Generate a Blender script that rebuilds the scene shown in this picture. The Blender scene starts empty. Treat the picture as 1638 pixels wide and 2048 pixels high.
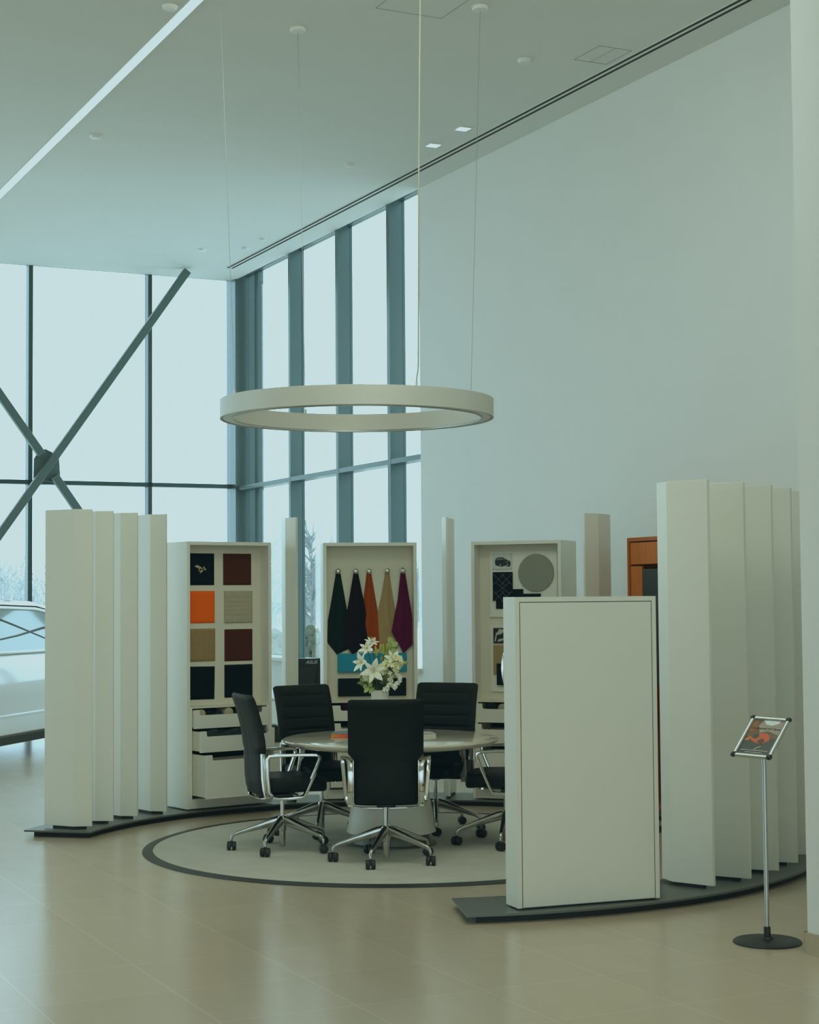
import bpy, bmesh, math, random
from mathutils import Vector, Matrix
random.seed(7)
S = bpy.context.scene
COL = S.collection
PI = math.pi
R = math.radians

# ------------------------------------------------------------------ materials
def mat(name, col, rough=.5, metal=0., noise=0., nscale=8., bump=0., bscale=40., emit=None, estr=0., coat=0., spec=.5, stretch=None):
    m = bpy.data.materials.new(name); m.use_nodes = True
    nt = m.node_tree; b = nt.nodes['Principled BSDF']
    b.inputs['Base Color'].default_value = (*col, 1)
    b.inputs['Roughness'].default_value = rough
    b.inputs['Metallic'].default_value = metal
    b.inputs['Specular IOR Level'].default_value = spec
    if coat: b.inputs['Coat Weight'].default_value = coat; b.inputs['Coat Roughness'].default_value = .08
    tc = nt.nodes.new('ShaderNodeTexCoord')
    src = tc.outputs['Object']
    if stretch:
        mp = nt.nodes.new('ShaderNodeMapping'); mp.inputs['Scale'].default_value = stretch
        nt.links.new(src, mp.inputs['Vector']); src = mp.outputs['Vector']
    if noise:
        n = nt.nodes.new('ShaderNodeTexNoise'); n.inputs['Scale'].default_value = nscale; n.inputs['Detail'].default_value = 4
        nt.links.new(src, n.inputs['Vector'])
        mx = nt.nodes.new('ShaderNodeMix'); mx.data_type = 'RGBA'
        mx.inputs[6].default_value = (*[c*(1-noise) for c in col], 1)
        mx.inputs[7].default_value = (*[min(1, c*(1+noise)) for c in col], 1)
        nt.links.new(n.outputs['Fac'], mx.inputs[0]); nt.links.new(mx.outputs[2], b.inputs['Base Color'])
    if bump:
        n = nt.nodes.new('ShaderNodeTexNoise'); n.inputs['Scale'].default_value = bscale; n.inputs['Detail'].default_value = 5
        nt.links.new(src, n.inputs['Vector'])
        bp = nt.nodes.new('ShaderNodeBump'); bp.inputs['Strength'].default_value = bump; bp.inputs['Distance'].default_value = .0024
        nt.links.new(n.outputs['Fac'], bp.inputs['Height']); nt.links.new(bp.outputs['Normal'], b.inputs['Normal'])
    if emit:
        b.inputs['Emission Color'].default_value = (*emit, 1); b.inputs['Emission Strength'].default_value = estr
    return m

def glass_mat(name, tint=(.96, .985, .985), refl=.05):
    m = bpy.data.materials.new(name); m.use_nodes = True
    nt = m.node_tree; nt.nodes.remove(nt.nodes['Principled BSDF'])
    out = nt.nodes['Material Output']
    t = nt.nodes.new('ShaderNodeBsdfTransparent'); t.inputs[0].default_value = (*tint, 1)
    g = nt.nodes.new('ShaderNodeBsdfGlossy'); g.inputs['Roughness'].default_value = .02
    lw = nt.nodes.new('ShaderNodeFresnel'); lw.inputs['IOR'].default_value = 1.3
    mm = nt.nodes.new('ShaderNodeMath'); mm.operation = 'MULTIPLY_ADD'; mm.inputs[1].default_value = .45; mm.inputs[2].default_value = refl*.3
    nt.links.new(lw.outputs[0], mm.inputs[0])
    mx = nt.nodes.new('ShaderNodeMixShader')
    nt.links.new(mm.outputs[0], mx.inputs[0]); nt.links.new(t.outputs[0], mx.inputs[1]); nt.links.new(g.outputs[0], mx.inputs[2])
    nt.links.new(mx.outputs[0], out.inputs[0])
    return m

def floor_mat():
    m = mat('beige_floor_tile', (.46, .36, .27), rough=.33, spec=.75)
    nt = m.node_tree; b = nt.nodes['Principled BSDF']
    tc = nt.nodes.new('ShaderNodeTexCoord')
    mp = nt.nodes.new('ShaderNodeMapping'); mp.inputs['Location'].default_value = (.4, .15, 0)
    nt.links.new(tc.outputs['Object'], mp.inputs['Vector'])
    br = nt.nodes.new('ShaderNodeTexBrick'); br.offset = 0; br.squash = 1
    br.inputs['Scale'].default_value = 1; br.inputs['Brick Width'].default_value = .6; br.inputs['Row Height'].default_value = .6
    br.inputs['Mortar Size'].default_value = .0024; br.inputs['Mortar Smooth'].default_value = .2
    br.inputs['Color1'].default_value = (.49, .405, .315, 1); br.inputs['Color2'].default_value = (.475, .39, .302, 1)
    br.inputs['Mortar'].default_value = (.565, .48, .39, 1)
    nt.links.new(mp.outputs[0], br.inputs['Vector'])
    n = nt.nodes.new('ShaderNodeTexNoise'); n.inputs['Scale'].default_value = 3.; n.inputs['Detail'].default_value = 6
    mp2 = nt.nodes.new('ShaderNodeMapping'); mp2.inputs['Scale'].default_value = (.6, 2.2, 1)
    nt.links.new(tc.outputs['Object'], mp2.inputs['Vector']); nt.links.new(mp2.outputs[0], n.inputs['Vector'])
    mx = nt.nodes.new('ShaderNodeMix'); mx.data_type = 'RGBA'; mx.blend_type = 'MULTIPLY'; mx.inputs[0].default_value = .2
    nt.links.new(br.outputs['Color'], mx.inputs[6]); nt.links.new(n.outputs['Color'], mx.inputs[7])
    hs = nt.nodes.new('ShaderNodeHueSaturation'); hs.inputs['Value'].default_value = 1.15
    rg = nt.nodes.new('ShaderNodeValToRGB'); rg.color_ramp.elements[0].color = (.7, .7, .7, 1); rg.color_ramp.elements[1].color = (1, 1, 1, 1)
    nt.links.new(n.outputs['Fac'], rg.inputs[0]); nt.links.new(rg.outputs[0], mx.inputs[7])
    nt.links.new(mx.outputs[2], hs.inputs['Color']); nt.links.new(hs.outputs[0], b.inputs['Base Color'])
    mr = nt.nodes.new('ShaderNodeMapRange'); mr.inputs[3].default_value = .20; mr.inputs[4].default_value = .26
    nt.links.new(n.outputs['Fac'], mr.inputs[0]); nt.links.new(mr.outputs[0], b.inputs['Roughness'])
    return m

M = {}
M['wall'] = mat('white_wall_paint', (.80, .80, .78), .7, noise=.02, nscale=2, bump=.05, bscale=150)
M['ceiling'] = mat('ceiling_paint', (.78, .79, .77), .8, noise=.015, nscale=1.5)
M['floor'] = floor_mat()
M['base'] = mat('tile_baseboard', (.50, .40, .30), .4, noise=.06, nscale=6)
M['alu'] = mat('window_aluminium', (.09, .14, .155), .28, .35, noise=.03, nscale=3, spec=.8)
M['alu2'] = mat('dark_window_aluminium_backlit', (.045, .085, .095), .3, .2, noise=.03, nscale=3, spec=.8)  # same aluminium, backlit contrast of the left mullions put into the colour
M['brace'] = mat('grey_painted_steel', (.12, .17, .18), .45, .2, noise=.06, nscale=4)
M['glass'] = glass_mat('window_glass')
M['fin'] = mat('cream_lacquer', (.80, .78, .71), .38, noise=.015, nscale=3)
M['cab'] = mat('cream_cabinet_lacquer', (.80, .78, .71), .35, noise=.015, nscale=4)
M['cabin'] = mat('cream_cabinet_lining', (.74, .69, .58), .6, noise=.02, nscale=5)
M['plate'] = mat('dark_grey_plinth_metal', (.15, .16, .15), .38, .4, noise=.08, nscale=12)
M['kick'] = mat('black_kick', (.012, .013, .014), .6, noise=.1)
M['rug'] = mat('grey_carpet', (.58, .555, .50), .95, noise=.10, nscale=5, bump=.5, bscale=350, spec=.1)
M['rugedge'] = mat('dark_rug_edge', (.030, .034, .034), .45, noise=.15, nscale=20)
M['leather'] = mat('black_leather', (.006, .008, .0085), .5, noise=.12, nscale=25, bump=.25, bscale=220, spec=.22)
M['chrome'] = mat('polished_chrome', (.72, .71, .68), .10, 1., noise=.03, nscale=4)
M['alubase'] = mat('polished_aluminium', (.50, .49, .46), .2, 1., noise=.05, nscale=9)
M['blackp'] = mat('black_plastic', (.012, .013, .014), .4, noise=.1, nscale=30)
M['table'] = mat('cream_gloss_table', (.72, .67, .57), .12, noise=.012, nscale=3, coat=.5)
M['silver'] = mat('satin_silver', (.50, .50, .49), .35, .85, noise=.04, nscale=15)
M['ring'] = mat('brushed_silver_ring', (.62, .605, .56), .5, .15, noise=.03, nscale=6)
M['diff'] = mat('opal_diffuser', (.78, .78, .76), .4, noise=.01)
M['cable'] = mat('steel_cable', (.45, .46, .45), .4, .8, noise=.05)
M['cord'] = mat('clear_power_cord', (.44, .43, .35), .4, noise=.05)
M['white'] = mat('white_plastic', (.82, .82, .80), .4, noise=.02)
M['hatch'] = mat('hatch_joint', (.42, .43, .42), .8, noise=.05)
M['light'] = mat('light_lens', (1, 1, 1), .5, noise=.01, emit=(1, 1, 1), estr=3.)
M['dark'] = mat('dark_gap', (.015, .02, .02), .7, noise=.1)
M['wood'] = mat('orange_cherry_wood', (.62, .17, .02), .4, noise=.28, nscale=5, stretch=(6, 6, .5))
M['wood2'] = mat('cherry_wood_edge', (.50, .13, .016), .4, noise=.25, nscale=5, stretch=(6, 6, .5))
M['snow'] = mat('snowy_ground', (.80, .82, .78), .95, noise=.14, nscale=.05)
M['haze_tree'] = mat('hazy_bare_trees', (.40, .43, .44), .95, noise=.15, nscale=.6)  # distance haze put into the pale tree colour
M['bush'] = mat('olive_bush', (.16, .17, .13), .95, noise=.3, nscale=2)
M['carpaint'] = mat('white_car_paint', (.80, .82, .82), .18, noise=.01, coat=1.)
M['carglass'] = mat('car_window_glass', (.42, .50, .52), .06, .25, noise=.02, nscale=1)
M['tyre'] = mat('tyre_rubber', (.02, .02, .02), .8, noise=.1)
M['text'] = mat('silver_lettering', (.62, .64, .64), .4, noise=.02)

# ------------------------------------------------------------------ mesh builder
class MB:
    def __init__(s, T=None): s.bm = bmesh.new(); s.T = T or Matrix()
    def v(s, p): return s.bm.verts.new(s.T @ Vector(p))
    def f(s, vs):
        try: return s.bm.faces.new(vs)
        except ValueError: return None
    def box(s, x0, x1, y0, y1, z0, z1):
        V = [s.v(p) for p in ((x0,y0,z0),(x1,y0,z0),(x1,y1,z0),(x0,y1,z0),(x0,y0,z1),(x1,y0,z1),(x1,y1,z1),(x0,y1,z1))]
        for q in ((3,2,1,0),(4,5,6,7),(0,1,5,4),(1,2,6,5),(2,3,7,6),(3,0,4,7)): s.f([V[i] for i in q])
        return s
    def prism(s, pts, a0, a1, axis='z'):
        def P(p, a): return {'z': (p[0], p[1], a), 'y': (p[0], a, p[1]), 'x': (a, p[0], p[1])}[axis]
        A = [s.v(P(p, a0)) for p in pts]; B = [s.v(P(p, a1)) for p in pts]
        n = len(pts); s.f(A[::-1]); s.f(B)
        for i in range(n): s.f([A[i], A[(i+1) % n], B[(i+1) % n], B[i]])
        return s
    def lathe(s, prof, seg=32, cx=0, cy=0, closed=False):
        rings = []
        for r, z in prof:
            rings.append([s.v((cx+r*math.cos(2*PI*k/seg), cy+r*math.sin(2*PI*k/seg), z)) for k in range(seg)])
        n = len(prof)
        for i in range(n if closed else n-1):
            a, b = rings[i], rings[(i+1) % n]
            for k in range(seg): s.f([a[k], a[(k+1) % seg], b[(k+1) % seg], b[k]])
        if not closed:
            s.f(rings[0][::-1]); s.f(rings[-1])
        return s
    def arc(s, prof, a0, a1, seg, cx=0, cy=0):           # closed section swept over an arc
        rings = []
        for k in range(seg+1):
            a = R(a0+(a1-a0)*k/seg)
            rings.append([s.v((cx+r*math.cos(a), cy+r*math.sin(a), z)) for r, z in prof])
        n = len(prof)
        for k in range(seg):
            for i in range(n): s.f([rings[k][i], rings[k][(i+1) % n], rings[k+1][(i+1) % n], rings[k+1][i]])
        s.f(rings[0]); s.f(rings[-1][::-1])
        return s
    def sweep(s, pts, secs, up=(0, 0, 1), seg=10, pw=3.):  # superellipse section (w,h) along a path
        pts = [Vector(p) for p in pts]; n = len(pts)
        if isinstance(secs, tuple): secs = [secs]*n
        up = Vector(up); rings = []
        for i, p in enumerate(pts):
            t = (pts[min(i+1, n-1)]-pts[max(i-1, 0)]).normalized()
            sd = t.cross(up)
            if sd.length < 1e-4: sd = t.cross(Vector((0, 1, 0)))
            sd.normalize(); u2 = sd.cross(t).normalized()
            w, h = secs[i]; ring = []
            for k in range(seg):
                a = 2*PI*(k+.5)/seg; c, sn = math.cos(a), math.sin(a)
                x = math.copysign(abs(c)**(2/pw), c)*w/2; y = math.copysign(abs(sn)**(2/pw), sn)*h/2
                ring.append(s.v(p+sd*x+u2*y))
            rings.append(ring)
        for i in range(n-1):
            for k in range(seg): s.f([rings[i][k], rings[i][(k+1) % seg], rings[i+1][(k+1) % seg], rings[i+1][k]])
        s.f(rings[0][::-1]); s.f(rings[-1])
        return s
    def tube(s, pts, r, seg=8):
        rr = r if isinstance(r, list) else [r]*len(pts)
        return s.sweep(pts, [(2*q, 2*q) for q in rr], seg=seg, pw=2.)
    def ball(s, c, r, sx=1, sy=1, sz=1, seg=12, rings=8):
        prev = None; c = Vector(c)
        top = s.v(c+Vector((0, 0, r*sz))); bot = s.v(c-Vector((0, 0, r*sz)))
        for i in range(1, rings):
            t = PI*i/rings
            ring = [s.v(c+Vector((r*sx*math.sin(t)*math.cos(2*PI*k/seg), r*sy*math.sin(t)*math.sin(2*PI*k/seg), r*sz*math.cos(t)))) for k in range(seg)]
            if prev is None:
                for k in range(seg): s.f([top, ring[k], ring[(k+1) % seg]])
            else:
                for k in range(seg): s.f([prev[k], ring[k], ring[(k+1) % seg], prev[(k+1) % seg]])
            prev = ring
        for k in range(seg): s.f([prev[k], bot, prev[(k+1) % seg]])
        return s
    def grid(s, fn, nu, nv):
        V = [[s.v(fn(i/nu, j/nv)) for j in range(nv+1)] for i in range(nu+1)]
        for i in range(nu):
            for j in range(nv): s.f([V[i][j], V[i+1][j], V[i+1][j+1], V[i][j+1]])
        return V
    def done(s, name, m, parent=None, smooth=False, bevel=0., bseg=2, label=None, recentre=True, normals=True):
        if normals: bmesh.ops.recalc_face_normals(s.bm, faces=s.bm.faces[:])
        me = bpy.data.meshes.new(name)
        off = Vector((0, 0, 0))
        if parent is None and recentre:
            xs = [v.co for v in s.bm.verts]
            lo = Vector([min(c[i] for c in xs) for i in range(3)]); hi = Vector([max(c[i] for c in xs) for i in range(3)])
            off = Vector(((lo.x+hi.x)/2, (lo.y+hi.y)/2, lo.z))
            for v in s.bm.verts: v.co -= off
        if smooth:
            for f in s.bm.faces: f.smooth = True
        s.bm.to_mesh(me); s.bm.free()
        if smooth:
            try: me.set_sharp_from_angle(angle=R(40))
            except Exception: pass
        o = bpy.data.objects.new(name, me); COL.objects.link(o); o.location = off
        me.materials.append(m)
        if bevel:
            bv = o.modifiers.new('bevel', 'BEVEL'); bv.width = bevel; bv.segments = bseg; bv.limit_method = 'ANGLE'; bv.angle_limit = R(40)
        if parent is not None: o.parent = parent
        if label: o['label'] = label
        return o

def tag(o, label, cat, group=None, kind=None):
    o['label'] = label
    if cat: o['category'] = cat
    if group: o['group'] = group
    if kind: o['kind'] = kind
    return o
def empty(name, loc, rz, label, cat, group=None, kind=None):
    o = bpy.data.objects.new(name, None); COL.objects.link(o)
    o.empty_display_size = .1; o.location = loc; o.rotation_euler = (0, 0, rz)
    return tag(o, label, cat, group, kind)
def struct(o, label=None):
    o['kind'] = 'structure'
    if label: o['label'] = label; o['category'] = o.name.split('_')[0].split('.')[0]
    return o
def copy_tree(o, parent=None):
    c = o.copy(); COL.objects.link(c)
    if parent is not None: c.parent = parent
    for ch in list(o.children): copy_tree(ch, c)
    return c
def text_mesh(body, size, m, name, parent, loc, rot, extrude=.001, align='CENTER', shear=0., sx=1.):
    cu = bpy.data.curves.new(name, 'FONT'); cu.body = body; cu.size = size; cu.extrude = extrude; cu.align_x = align; cu.align_y = 'CENTER'; cu.shear = shear
    t = bpy.data.objects.new(name+'_tmp', cu); COL.objects.link(t)
    bpy.context.view_layer.update()
    me = bpy.data.meshes.new_from_object(t.evaluated_get(bpy.context.evaluated_depsgraph_get()))
    bpy.data.objects.remove(t); bpy.data.curves.remove(cu)
    me.materials.clear(); me.materials.append(m)
    if sx != 1.:
        for v in me.vertices: v.co.x *= sx
    o = bpy.data.objects.new(name, me); COL.objects.link(o); o.parent = parent; o.location = loc; o.rotation_euler = rot
    return o

# ------------------------------------------------------------------ room frame: u along the right wall from the far corner, v into the room
OX, OY = -2.372, 23.036
WA = math.atan2(-.901, .4339)
WX, WY = math.cos(WA), math.sin(WA)
def RW(u, v, z=0.): return Vector((OX+u*WX+v*WY, OY+u*WY-v*WX, z))      # q = (WY, -WX)
ROOM = Matrix.Translation((OX, OY, 0)) @ Matrix.Rotation(WA, 4, 'Z') @ Matrix.Diagonal((1, -1, 1, 1))
H = 6.0
def rbox(name, m, *boxes, bevel=0., parent=None):
    b = MB()
    for u0, u1, v0, v1, z0, z1 in boxes: b.box(u0, u1, -v1, -v0, z0, z1)
    if parent is not None: return b.done(name, m, parent, bevel=bevel)
    o = b.done(name, m, None, recentre=False, bevel=bevel)
    o.location = (OX, OY, 0); o.rotation_euler = (0, 0, WA)
    return o
UB, VB = 28.0, 17.0
struct(rbox('floor', M['floor'], (-.3, UB, -.3, VB, -.12, 0)), 'beige square floor tiles of the showroom')
struct(rbox('ceiling', M['ceiling'], (0, UB, 0, VB, H, H+.12)), 'plain white painted ceiling')
struct(rbox('wall_right', M['wall'], (5.745, 15.3, -.3, 0, 0, H+.5), (-.3, 5.745, -.3, 0, H+.5, H+.62)), 'tall blank white wall behind the display')
struct(rbox('wall_front', M['wall'], (15.25, UB, 0, 2.64, 0, H)), 'white wall end at the right edge of the view')
struct(rbox('wall_rear_unseen', M['wall'], (UB, UB+.2, 0, VB, 3.5, H), (UB, UB+.2, 0, 2.67, 0, 3.5)), 'unseen white rear wall of the showroom, open below to let light in')  # unseen rear wall, kept open below so low light reaches the display case
struct(rbox('wall_left_blocker', M['wall'], (8.5, UB, VB, VB+.2, 0, H)), 'unseen white side wall left of the viewpoint, added to block light')  # unseen wall added to keep side light off the right-hand fins
struct(rbox('baseboard_right', M['base'], (15.235, 16.6, 2.63, 2.652, 0, .10), (15.238, 15.25, 2.0, 2.652, 0, .10)), 'beige tile baseboard under the white wall end')
struct(rbox('trim_1', M['alu'], (-.2, .15, -.25, .03, 0, H+.3)), 'broad grey metal column in the glazed corner')
struct(rbox('trim_2', M['wall'], (.15, 5.745, -.28, -.02, 0, .90), (.15, 5.745, -.29, .05, .90, .94)), 'low white wall and sill under the right windows')
# left glass wall
win1 = empty('window_1', RW(0, 0), WA, 'tall glazed wall on the left with thin dark mullions', None, kind='structure')
for v in (10.7, 9.12, 7.54, 5.96, 4.37, 2.79, 1.20):
    rbox('mullion', M['alu2'], (-.16, 0, v-.055, v, 0, H+.3), parent=win1)
rbox('transom', M['alu2'], (-.16, 0, .03, VB, 3.17, 3.225), parent=win1)
rbox('header', M['alu2'], (-.2, -.12, .03, VB, H+.03, H+.35), parent=win1)
rbox('bottom_rail', M['alu2'], (-.16, 0, .03, VB, 0, .08), parent=win1)
vs = [.03, 1.145, 2.735, 4.315, 5.905, 7.485, 9.065, 10.645, VB]
vl = [.03, 1.20, 2.79, 4.37, 5.96, 7.54, 9.12, 10.7]
for i in range(8):
    rbox('pane', M['glass'], (-.085, -.075, vl[i], vs[i+1], .08, H+.03), parent=win1)
# right windows
win2 = empty('window_2', RW(0, 0), WA, 'tall narrow windows beside the white wall with deep grey mullions', None, kind='structure')
us = [(2.0, 2.065), (3.5, 3.57), (4.925, 5.0)]
for a, b in us:
    rbox('mullion', M['alu'], (a, b, -.19, 0, .94, H+.45), parent=win2)
rbox('corner_jamb', M['alu'], (.41, .555, -.22, -.15, .94, H+.45), parent=win2)
edges = [.15, 2.0, 2.065, 3.5, 3.57, 4.925, 5.0, 5.745]
for i in range(0, 8, 2):
    rbox('transom', M['alu'], (edges[i], edges[i+1], -.17, -.002, 3.135, 3.19), parent=win2)
    rbox('header', M['alu'], (edges[i], edges[i+1], -.2, -.12, H+.05, H+.5), parent=win2)
    rbox('pane', M['glass'], (edges[i], edges[i+1], -.165, -.157, .94, H+.05), parent=win2)

# cross brace in front of the left glazing
br = empty('steel_cross_brace', RW(.6, 2.68), WA, 'dark grey steel X brace crossing in front of the left glazing', 'brace')
def brace_beam(p0, p1):
    (v0, z0), (v1, z1) = p0, p1
    MB().sweep([(0, -(v0-2.68), z0), (0, -(v1-2.68), z1)], (.10, .115), up=(1, 0, 0), seg=12, pw=8).done('beam', M['brace'], br, bevel=0)
brace_beam((.86, 5.96), (5.03, .0))
brace_beam((2.60, 3.24), (.32, .0))
brace_beam((2.76, 3.50), (4.52, 5.95))
pl = MB(); pl.prism([(-.17, 3.20), (.12, 3.16), (.17, 3.22), (.15, 3.50), (-.02, 3.58), (-.10, 3.56), (-.165, 3.45)], -.07, -.055, 'x').done('gusset_plate', M['brace'], br)
br_h = br

# ------------------------------------------------------------------ ceiling fittings
def ceil_obj(name, m, u, v, label, cat, builder, group=None):
    b = MB(); builder(b); o = b.done(name, m, None, recentre=False, smooth=True)
    p = RW(u, v, H); o.location = p; o.rotation_euler = (0, 0, WA); return tag(o, label, cat, group)
lt = empty('linear_ceiling_light', RW(14, 3.97, H), WA, 'long bright linear light recessed across the ceiling', 'ceiling light')
MB().box(-13, 13, -.037, .037, -.006, 0).done('diffuser', M['light'], lt)
MB().box(-13, 13, .037, .052, -.012, 0).box(-13, 13, -.046, -.037, -.004, 0).done('trim_rail', M['ceiling'], lt)
sd = empty('slot_air_diffuser', RW(7.2, .36, H), WA, 'long twin-slot air diffuser along the ceiling edge', 'air vent')
MB().box(-6.35, 7, -.048, -.014, -.004, 0).box(-6.35, 7, .014, .048, -.004, 0).done('slot', M['dark'], sd)
MB().box(-6.38, 7, -.056, -.048, -.006, 0).box(-6.38, 7, -.014, .014, -.006, 0).box(-6.38, 7, .048, .056, -.006, 0).done('frame', M['ceiling'], sd)
def wuv(x, y): return ((x-OX)*WX+(y-OY)*WY, (x-OX)*WY-(y-OY)*WX)
dets = [(-1.715, 12.214, .055, 'round white ceiling detector left of the linear light, near the top edge'),
        (-2.894, 15.676, .055, 'round white ceiling detector just right of the linear light, lower down'),
        (-.581, 16.793, .05, 'round white ceiling detector between the far pendant cable and the air slot'),
        (-2.539, 20.886, .05, 'round white ceiling detector closest to the left glazing'),
        (.952, 13.517, .055, 'round ceiling detector near the faint square hatch'),
        (-2.0, 20.815, .045, 'faint round ceiling detector nearest the glazed corner, farther from the windows'),
        (-1.74, 20.295, .045, 'faint round ceiling detector beside the start of the air slot')]
for x, y, r, lb in dets:
    u, v = wuv(x, y)
    ceil_obj('smoke_detector', M['white'], u, v, lb, 'smoke detector', lambda b: b.lathe([(r*.8, -.028), (r, -.012), (r*1.05, 0)], 28), 'ceiling detectors')
for x, y, lb in [(.52, 15.532, 'square lit downlight nearer the camera of the pair by the air slot'), (.255, 16.1, 'square lit downlight farther from the camera of the pair by the air slot')]:
    u, v = wuv(x, y)
    d = empty('square_downlight', RW(u, v, H), WA, lb, 'downlight', 'square downlights')
    MB().box(-.055, .055, -.055, .055, -.005, 0).done('diffuser', M['light'], d)
    MB().box(-.065, .065, .055, .065, -.008, 0).box(-.065, .065, -.065, -.055, -.008, 0).box(-.065, -.055, -.055, .055, -.008, 0).box(.055, .065, -.055, .055, -.008, 0).done('frame', M['white'], d)
def hatch(cx, cy, hu, hv, lb, cross):
    u, v = wuv(cx, cy); b = MB(); g = .003
    for s_ in (-1, 1):
        b.box(-hu, hu, s_*hv-g, s_*hv+g, -.003, 0).box(s_*hu-g, s_*hu+g, -hv, hv, -.003, 0)
    if cross: b.box(-hu, hu, -g/2, g/2, -.003, 0)
    o = b.done('ceiling_hatch', M['hatch'], None, recentre=False); o.location = RW(u, v, H); o.rotation_euler = (0, 0, WA)
    tag(o, lb, 'hatch')
hatch(1.57, 13.42, .19, .15, 'faint square access hatch outlined in the ceiling by the air slot', True)
hatch(.17, 12.10, .34, .27, 'larger access hatch outline cut off by the top edge of the view', False)

# ring pendant
RC = (-.36, 11.82)
rp = empty('ring_pendant_light', (RC[0], RC[1], 2.93), 0, 'large silver ring pendant light hanging above the round table', 'pendant light')
MB().lathe([(.86, .01), (.86, .128), (.95, .128), (.95, 0.), (.938, 0.), (.938, .01)], 128, closed=True).done('ring_body', M['ring'], rp, smooth=True)
MB().lathe([(.872, .004), (.928, .004), (.928, .009), (.872, .009)], 128, closed=True).done('diffuser', M['diff'], rp, smooth=True)
MB().lathe([(.86, -.003), (.872, -.003), (.872, .009), (.86, .009)], 128, closed=True).done('rim', M['silver'], rp, smooth=True)
for k, a in enumerate((116.8, 27, 207, 297)):
    ca, sa = math.cos(R(a)), math.sin(R(a))
    b0 = (.905*ca, .905*sa, .128); t0 = (1.015*ca, 1.015*sa, H-2.93)
    MB().lathe([(.06, H-2.93), (.062, H-2.945), (.055, H-2.955), (.012, H-2.957)], 24, t0[0], t0[1]).done('canopy', M['white'], rp, smooth=True)
    MB().tube([(b0[0], b0[1], .128), (b0[0], b0[1], .16)], .009).done('cable_grip', M['silver'], rp)
    if k < 3:
        MB().tube([(b0[0], b0[1], .15), (t0[0], t0[1], H-2.955)], 0.0018, 6).done('suspension_cable', M['cable'], rp)
    else:
        x0, y0 = .905*ca, .905*sa
        MB().tube([(x0, y0, .15), (x0+.004, y0, .19), (x0+.012, y0-.004, .24), (x0+.014, y0-.01, .3), (x0+.026, y0-.06, 1.5), (t0[0], t0[1], H-2.955)], .0055, 8).done('power_cord', M['cord'], rp, smooth=True)

# ------------------------------------------------------------------ plinth, rug, table
CX, CY = -.06, 11.67
plt = empty('curved_plinth', (CX, CY, 0), 0, 'low dark grey curved plinth running under the fins and cabinets', 'plinth')
MB().arc([(2.27, .038), (2.78, .038), (2.78, .05), (2.27, .05)], 167.2, -83, 120).done('top_plate', M['plate'], plt)
MB().arc([(2.31, 0.), (2.735, 0.), (2.735, .038), (2.31, .038)], 165.8, -81.8, 120).done('kick', M['kick'], plt)
rug = empty('round_rug', (-.10, 11.765, 0), 0, 'round grey carpet with a dark border under the table', 'rug')
MB().lathe([(1.66, 0), (1.66, .010), (.02, .011)], 128).done('carpet', M['rug'], rug, smooth=True)
MB().lathe([(1.655, 0), (1.655, .013), (1.69, .015), (1.725, .004), (1.725, 0)], 128, closed=True).done('border', M['rugedge'], rug, smooth=True)
TX, TY = -.14, 11.77
tb = empty('round_table', (TX, TY, .011), 0, 'glossy cream round meeting table with a cone pedestal', 'table')
MB().lathe([(.25, .664), (.62, .668), (.70, .678), (.735, .698), (.742, .710), (.738, .718), (.72, .723), (.05, .724)], 96).done('tabletop', M['table'], tb, smooth=True)
MB().lathe([(.306, .085), (.30, .11), (.285, .2), (.262, .34), (.23, .55), (.215, .664)], 64).done('pedestal', M['cab'], tb, smooth=True)
MB().lathe([(.31, 0), (.31, .008), (.27, .014), (.25, .085)], 64).done('foot_ring', M['plate'], tb, smooth=True)

# ------------------------------------------------------------------ folded fins
def pol(r, a, z=0.): return Vector((CX+r*math.cos(R(a)), CY+r*math.sin(R(a)), z))
def fin(a, flip, label, top=2.345):
    o = empty('folded_fin', pol(2.5, a, .05), R(a), label, 'fin panel', 'folded cream fin panels')
    s_ = flip
    pts = [(-.18, .010*s_), (-.06, .062*s_), (.198, .014*s_), (.203, .0), (.198, -.008*s_), (-.05, .030*s_), (-.172, -.010*s_)]
    MB().prism(pts if s_ > 0 else pts[::-1], .02, top-.05, 'z').done('panel', M['fin'], o, bevel=.002)
    MB().prism([(-.13, -.004*s_), (-.05, .04*s_), (.13, .012*s_), (.13, -.008*s_), (-.04, .01*s_)], 0, .02, 'z').done('foot', M['kick'], o)
    return o
fin(163.7, 1, 'cream folded fin at the left end of the plinth, the leftmost one')
fin(156.3, 1, 'second cream folded fin from the left end of the plinth')
fin(149.0, 1, 'third cream folded fin from the left end of the plinth')
fin(141.2, 1, 'cream folded fin standing against the cabinet of leather squares')
fin(111.6, 1, 'single cream fin between the leather-square cabinet and the hide cabinet')
fin(80.9, 1, 'narrow cream fin between the hide cabinet and the mirror cabinet')
fin(51.7, -1, 'single cream fin right of the mirror cabinet, seen over the white display case')
ord_ = ['first cream fin right of the white display case, widest of the right-hand row', 'second cream fin of the right-hand row', 'third cream fin of the right-hand row, behind the sign frame', 'fourth cream fin of the right-hand row', 'fifth cream fin of the right-hand row', 'last cream fin of the right-hand row, a sliver beside the wall end']
for j in range(6): fin(-49.6+7.38*j, -1, ord_[j])

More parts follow.
